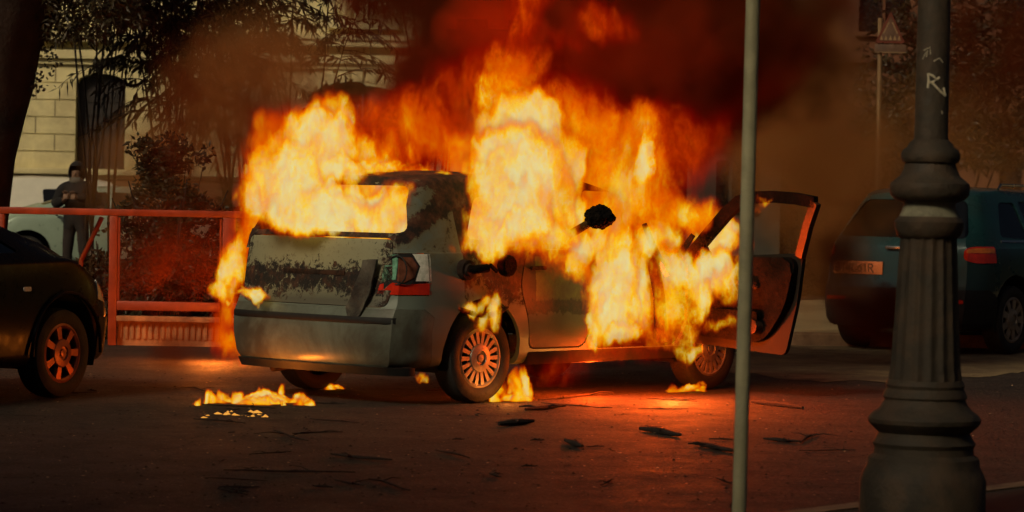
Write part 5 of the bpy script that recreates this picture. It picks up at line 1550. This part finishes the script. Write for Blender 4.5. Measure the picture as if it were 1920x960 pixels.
M['fire'] = fire_material('flame_glow')
def B(px, py, Y, rx, ry, rz, s=1.0):
    """soft blob at a picture point and depth; radii in metres: across, in depth, up"""
    return (at(px, py, Y), (rx, ry, rz), s)
FB = [
    # pouring out of the rear window and over the roof edge
    B(545, 350, 20.45, .34, .40, .42, 1.5), B(600, 395, 20.35, .44, .34, .24, 1.5), B(700, 395, 20.35, .40, .34, .22, 1.4), B(755, 380, 20.15, .16, .24, .20, .75),
    B(590, 290, 20.7, .42, .45, .34, 1.25), B(610, 225, 20.9, .20, .3, .22, .72), B(520, 300, 20.8, .22, .35, .24, .95), B(660, 290, 20.9, .26, .35, .20, .72),
    B(510, 225, 21.0, .24, .3, .22, .44), B(480, 300, 21.0, .14, .25, .40, .50), B(710, 300, 21.4, .44, .5, .28, .50), B(815, 318, 20.8, .12, .18, .055, 1.0), B(775, 285, 21.0, .09, .15, .15, .62),
    B(640, 380, 20.9, .55, .45, .26, 1.0),
    # centre column
    B(955, 360, 20.55, .46, .50, .56, 1.6), B(940, 425, 20.35, .46, .36, .24, 1.5), B(965, 250, 20.9, .36, .45, .44, 1.3), B(940, 165, 21.1, .22, .35, .32, .66), B(985, 120, 21.2, .26, .35, .26, .46),
    B(1030, 310, 20.8, .26, .38, .34, 1.0), B(895, 440, 20.25, .24, .26, .16, .95), B(1010, 440, 20.5, .26, .28, .18, 1.0), B(870, 300, 20.9, .16, .3, .42, .62),
    B(985, 50, 21.5, .12, .3, .34, .36), B(1130, 15, 21.6, .20, .3, .14, .36), B(1060, 70, 21.6, .16, .3, .12, .30), B(1015, -10, 21.6, .3, .3, .2, .33),
    # right column, thinner and redder
    B(1160, 330, 21.6, .48, .5, .46, .58), B(1218, 300, 21.5, .12, .25, .26, .98), B(1190, 350, 21.5, .14, .25, .20, .8), B(1100, 260, 21.6, .42, .5, .32, .48), B(1240, 400, 21.6, .28, .5, .32, .52), B(1110, 400, 21.0, .30, .36, .28, .66),
    # door opening
    B(1148, 550, 21.1, .30, .30, .48, 1.6), B(1125, 480, 21.25, .26, .28, .22, 1.1), B(1170, 620, 21.0, .24, .24, .10, 1.05), B(1195, 540, 21.4, .20, .3, .46, 1.0), B(1120, 610, 20.95, .14, .14, .12, .9),
    # open door and front pillar
    B(1335, 520, 21.45, .24, .14, .26, 1.4), B(1345, 455, 22.15, .26, .2, .22, 1.2), B(1370, 430, 22.2, .16, .14, .16, 1.0), B(1318, 560, 21.3, .16, .14, .24, 1.0), B(1365, 530, 21.05, .14, .12, .22, .85),
    B(1298, 658, 21.3, .11, .12, .12, 1.15), B(1248, 570, 21.5, .11, .2, .34, .70), B(1300, 400, 21.7, .22, .3, .18, .66), B(1250, 440, 21.6, .18, .2, .14, .9), B(1350, 610, 21.1, .18, .1, .09, .62), B(1290, 620, 21.3, .1, .1, .2, .9),
    B(1425, 375, 20.95, .12, .08, .04, .75), B(1395, 470, 21.0, .06, .06, .2, .6),
    # far side of the tail
    B(442, 490, 21.3, .13, .22, .30, .95), B(428, 540, 21.2, .10, .2, .13, .98), B(458, 420, 21.5, .16, .3, .40, .50), B(448, 625, 21.4, .18, .3, .16, .48), B(462, 655, 21.0, .07, .1, .06, .7),
    # corner of the bumper, wheel arch, quarter panel
    B(472, 557, 20.55, .15, .12, .055, 1.05), B(890, 556, 20.15, .17, .10, .06, 1.0), B(925, 580, 20.25, .08, .10, .13, .85), B(875, 465, 20.45, .34, .10, .09, .66), B(985, 470, 20.5, .2, .1, .12, .72), B(815, 450, 20.1, .12, .10, .12, .62),
    B(788, 697, 20.8, .06, .08, .04, .9), B(610, 650, 19.9, .01, .01, .01, .1),
    # wide saturated orange glow
    B(1150, 340, 21.9, .62, .55, .52, .66), B(1180, 270, 22.0, .42, .5, .40, .58), B(1120, 420, 21.4, .46, .4, .30, .74), B(1050, 250, 21.8, .5, .5, .5, .60), B(1235, 350, 22.0, .22, .4, .5, .58),
    B(600, 330, 21.3, .62, .5, .55, .68), B(690, 330, 21.4, .50, .5, .40, .60), B(490, 400, 21.2, .24, .3, .60, .60), B(500, 260, 21.3, .26, .3, .30, .50),
    B(940, 470, 20.3, .55, .16, .16, .66), B(930, 500, 20.3, .30, .12, .14, .50), B(1060, 490, 20.6, .3, .14, .14, .60), B(970, 160, 21.5, .32, .4, .5, .55),
    B(1275, 560, 21.35, .26, .2, .45, .66), B(1330, 440, 22.2, .34, .2, .30, .62), B(1240, 640, 21.2, .30, .2, .10, .55), B(440, 530, 21.4, .18, .25, .5, .45), B(800, 460, 20.15, .16, .10, .16, .50),
    B(1085, 450, 20.9, .26, .28, .20, .92), B(1150, 455, 21.1, .28, .28, .18, .86), B(1225, 455, 21.4, .22, .24, .18, .88), B(1275, 500, 21.4, .18, .2, .26, .92), B(1040, 400, 20.9, .30, .3, .34, .95),
    B(660, 360, 20.9, .62, .5, .34, .9), B(800, 350, 21.5, .30, .4, .26, .72), B(840, 400, 20.8, .16, .3, .30, .78), B(1180, 380, 21.6, .42, .4, .30, .80),
    B(700, 316, 20.7, .50, .25, .06, .80), B(800, 330, 20.35, .14, .12, .05, .85), B(640, 320, 20.5, .40, .25, .12, 1.0),
    # deep red, sooty
    B(790, 250, 22.3, .85, .6, .52, .42), B(720, 230, 22.4, .7, .6, .38, .36), B(1030, 210, 22.4, .8, .6, .50, .36), B(1270, 280, 22.4, .7, .5, .60, .33), B(900, 170, 22.4, .7, .5, .5, .33), B(1350, 250, 22.5, .5, .4, .5, .24),
    B(430, 620, 21.5, .30, .4, .35, .34), B(400, 560, 21.8, .25, .4, .4, .22), B(1180, 660, 20.7, .5, .3, .12, .30), B(1030, 695, 20.7, .5, .3, .18, .30), B(980, 10, 21.9, .3, .4, .5, .36), B(1140, 40, 21.9, .35, .4, .25, .32),
]
lo = at(395, 0, 21); hi = at(1480, 0, 21)
flames = volume('flames', (lo.x, 19.75, .10), (hi.x, 22.9, 3.15), (FRX, FRY, FRZ), FB,
    [(1.6, .50, .5, 2.0), (5.0, .30, .42, 3.0), (15.0, .13, .5, 3.0)], (8.0, .34, 5.0, 1.75), M['fire'], 1.0, -.03, steep=.6)
tag(flames, 'tall yellow and orange flames pouring out of the burning hatchback', kind='stuff')

# fires burning on the road under and around the car
M['fire_small'] = fire_material('low_flame_glow', 60.0, power=1.6)
def ground_fire(name, label, px0, px1, py, h, n, seed, Yoff=0.0, dep=.22, peak=1.0):
    random.seed(seed)
    a, b = ground(px0, py), ground(px1, py)
    bl = []
    for k in range(n * 3):
        t = random.uniform(.04, .96)
        c = a.lerp(b, t) + Vector((0, random.uniform(-dep, dep) * .75 + Yoff, 0))
        hh = h * random.uniform(.15, 1.0) ** 1.6 * (math.sin(math.pi * min(.93, max(.07, t))) ** .5)
        c.z = random.uniform(-.02, .3) * hh
        bl.append((c, ((b.x - a.x) / n * random.uniform(.25, .9), .09, max(.025, hh)), peak * random.uniform(.55, 1.2)))
    bl.append(((a + b) / 2 + Vector((0, Yoff, -.01)), ((b.x - a.x) * .42, dep * .8, .045), peak * 1.15))
    lo_ = (a.x - .06, a.y - dep - .12 + Yoff, .002); hi_ = (b.x + .06, a.y + dep + .12 + Yoff, h * 1.15)
    rs = (max(24, int((hi_[0] - lo_[0]) / .010)), max(20, int((hi_[1] - lo_[1]) / .016)), max(14, int((hi_[2] - lo_[2]) / .009)))
    o = volume(name, lo_, hi_, rs, bl, [(3.5, .26, .5, 2.0), (24.0, .06, .6, 2.0)], (26.0, .6, 3.0, 1.1), M['fire_small'], 1.0, 0.0)
    return tag(o, label, kind='stuff')
ground_fire('ground_flames', 'low yellow fire burning on the asphalt behind the rear bumper', 366, 604, 754, .13, 14, 1, dep=.46, peak=1.25)
ground_fire('ground_flames', 'tiny low flame under the rear bumper', 598, 640, 730, .05, 2, 2, dep=.1)
ground_fire('ground_flames', 'fire on the asphalt just in front of the rear wheel', 912, 994, 750, .30, 5, 3, dep=.26)
ground_fire('ground_flames', 'thin line of flames on the asphalt beneath the open door', 1205, 1322, 734, .075, 6, 4, dep=.2)
M['ember'] = bpy.data.materials.new('glowing_ember'); M['ember'].use_nodes = True
_t = NT(M['ember'].node_tree); _b = M['ember'].node_tree.nodes['Principled BSDF']
_b.inputs['Base Color'].default_value = (.05, .02, .01, 1)
_b.inputs['Emission Color'].default_value = (1.0, .42, .06, 1); _b.inputs['Emission Strength'].default_value = K * .9
tag(crumbs('embers', 22, (372, 520), .0, M['ember'], 6) if False else crumbs('embers', 26, (375, 500, 772, 784), .022, M['ember'], 6), 'glowing embers scattered round the ground fire')
# under the bumper a glowing drip
# ------------------------------------------------------------------ point lamps added for the light of the flames
FIRE_W = 1.5
def fire_lamp(px, py, Y, watts, col=(1.0, .30, .045), r=.10):
    d = bpy.data.lights.new('fire_light', 'POINT'); d.energy = watts * K * FIRE_W; d.color = col; d.shadow_soft_size = r
    o = bpy.data.objects.new('fire_light', d); COL.objects.link(o); o.location = at(px, py, Y); return o
fire_lamp(1225, 530, 21.42, 380, (1, .085, .004), .06); fire_lamp(1262, 625, 21.0, 120, (1, .08, .004), .05); fire_lamp(1110, 690, 21.2, 30, (1, .08, .005), .05); fire_lamp(1310, 480, 21.9, 14); fire_lamp(600, 300, 21.3, 40); fire_lamp(960, 300, 20.9, 80)
fire_lamp(400, 620, 24.6, 48, (1, .20, .02)); fire_lamp(960, 130, 21.9, 120, (1, .14, .01), .15); fire_lamp(490, 735, 20.3, 9, (1, .22, .02), .03); fire_lamp(952, 735, 20.3, 1.6, r=.03); fire_lamp(1260, 725, 20.9, 7, r=.03); fire_lamp(1300, 655, 21.25, 14, (1, .17, .015), .05)  # first lamp hangs clear of the flames, added to brighten the fence plinth

# ------------------------------------------------------------------ smoke
M['smoke'] = smoke_material('black_smoke', SMD, (.24, .055, .016), .1, 2.0)
SBL = [
    B(1000, 30, 23.5, 1.3, 1.0, .9, 1.0), B(1230, 110, 23.6, 1.4, 1.0, 1.0, 1.1), B(930, 40, 22.6, .5, .4, .5, .9), B(900, -60, 23.8, 1.5, 1.0, .9, 1.0), B(1200, -40, 23.8, 1.3, 1.0, .8, 1.0),
    B(780, 230, 23.0, .75, .7, .45, .75), B(850, 100, 23.4, .9, .8, .8, .7), B(1400, 120, 24.0, 1.0, 1.0, .7, .32),
    B(1560, 20, 25.5, 1.6, 1.5, .8, .22), B(1780, 60, 26.0, 2.0, 1.5, 1.2, .22), B(1600, 480, 26.5, .5, .5, .9, .28), B(1640, 590, 26.3, .55, .5, .36, .7), B(1420, 60, 24.5, 1.3, 1.2, 1.0, .5),
    B(1900, 100, 26.0, 1.3, 1.5, 1.4, .3), B(560, 620, 21.5, .5, .4, .3, .2), B(370, 650, 21.6, .34, .3, .32, .42), B(330, 480, 24.5, 1.0, .8, .8, .30), B(400, 200, 25.0, 1.3, 1.0, 1.3, .28), B(1570, 500, 26.4, .35, .4, .6, .45),
    
]
smoke = volume('smoke', (-4.0, 20.8, 0.05), (7.2, 28.2, 5.6), (190, 100, 110), SBL, [(.8, .9, .8, 2.0), (2.6, .40, .8, 3.0)], (3.0, .8, 5.0, 1.3), M['smoke'], 1.0, -.05)
tag(smoke, 'black smoke rising from the burning car and drifting right', kind='stuff')

M['thin_smoke'] = smoke_material('thin_brown_firelit_smoke', 2.0, (.86, .40, .13), .2)  # orange of the firelight put into the colour of the brown smoke
TB = [B(1480, 200, 30, 1.0, 2.0, 1.4, .9), B(1560, 330, 30, .9, 2.0, .9, .9), B(1620, 430, 29.5, .7, 1.5, .5, .9), B(1750, 260, 31, 1.3, 2, 1.2, .3), B(1500, 540, 29, .5, 1.0, .6, .5), B(1580, 480, 27.2, .35, .6, .7, 1.0),
      B(700, 150, 29, 1.3, 1.5, 1.0, .28), B(480, 200, 29, 1.0, 1.5, 1.2, .8), B(330, 350, 28.6, 1.1, 1.2, 1.2, .6), B(1850, 300, 31, 1.4, 2, 1.5, .25)]
ts = volume('drifting_smoke', (-5.0, 26.0, 0.1), (6.5, 33.0, 4.6), (90, 50, 50), TB, [(.9, .9, .8, 2.0), (3.0, .3, .8, 2.0)], (3.0, .8, 3.0, .8), M['thin_smoke'], 1.0, -.05)
tag(ts, 'thin brown smoke drifting across the street behind the cars', kind='stuff')
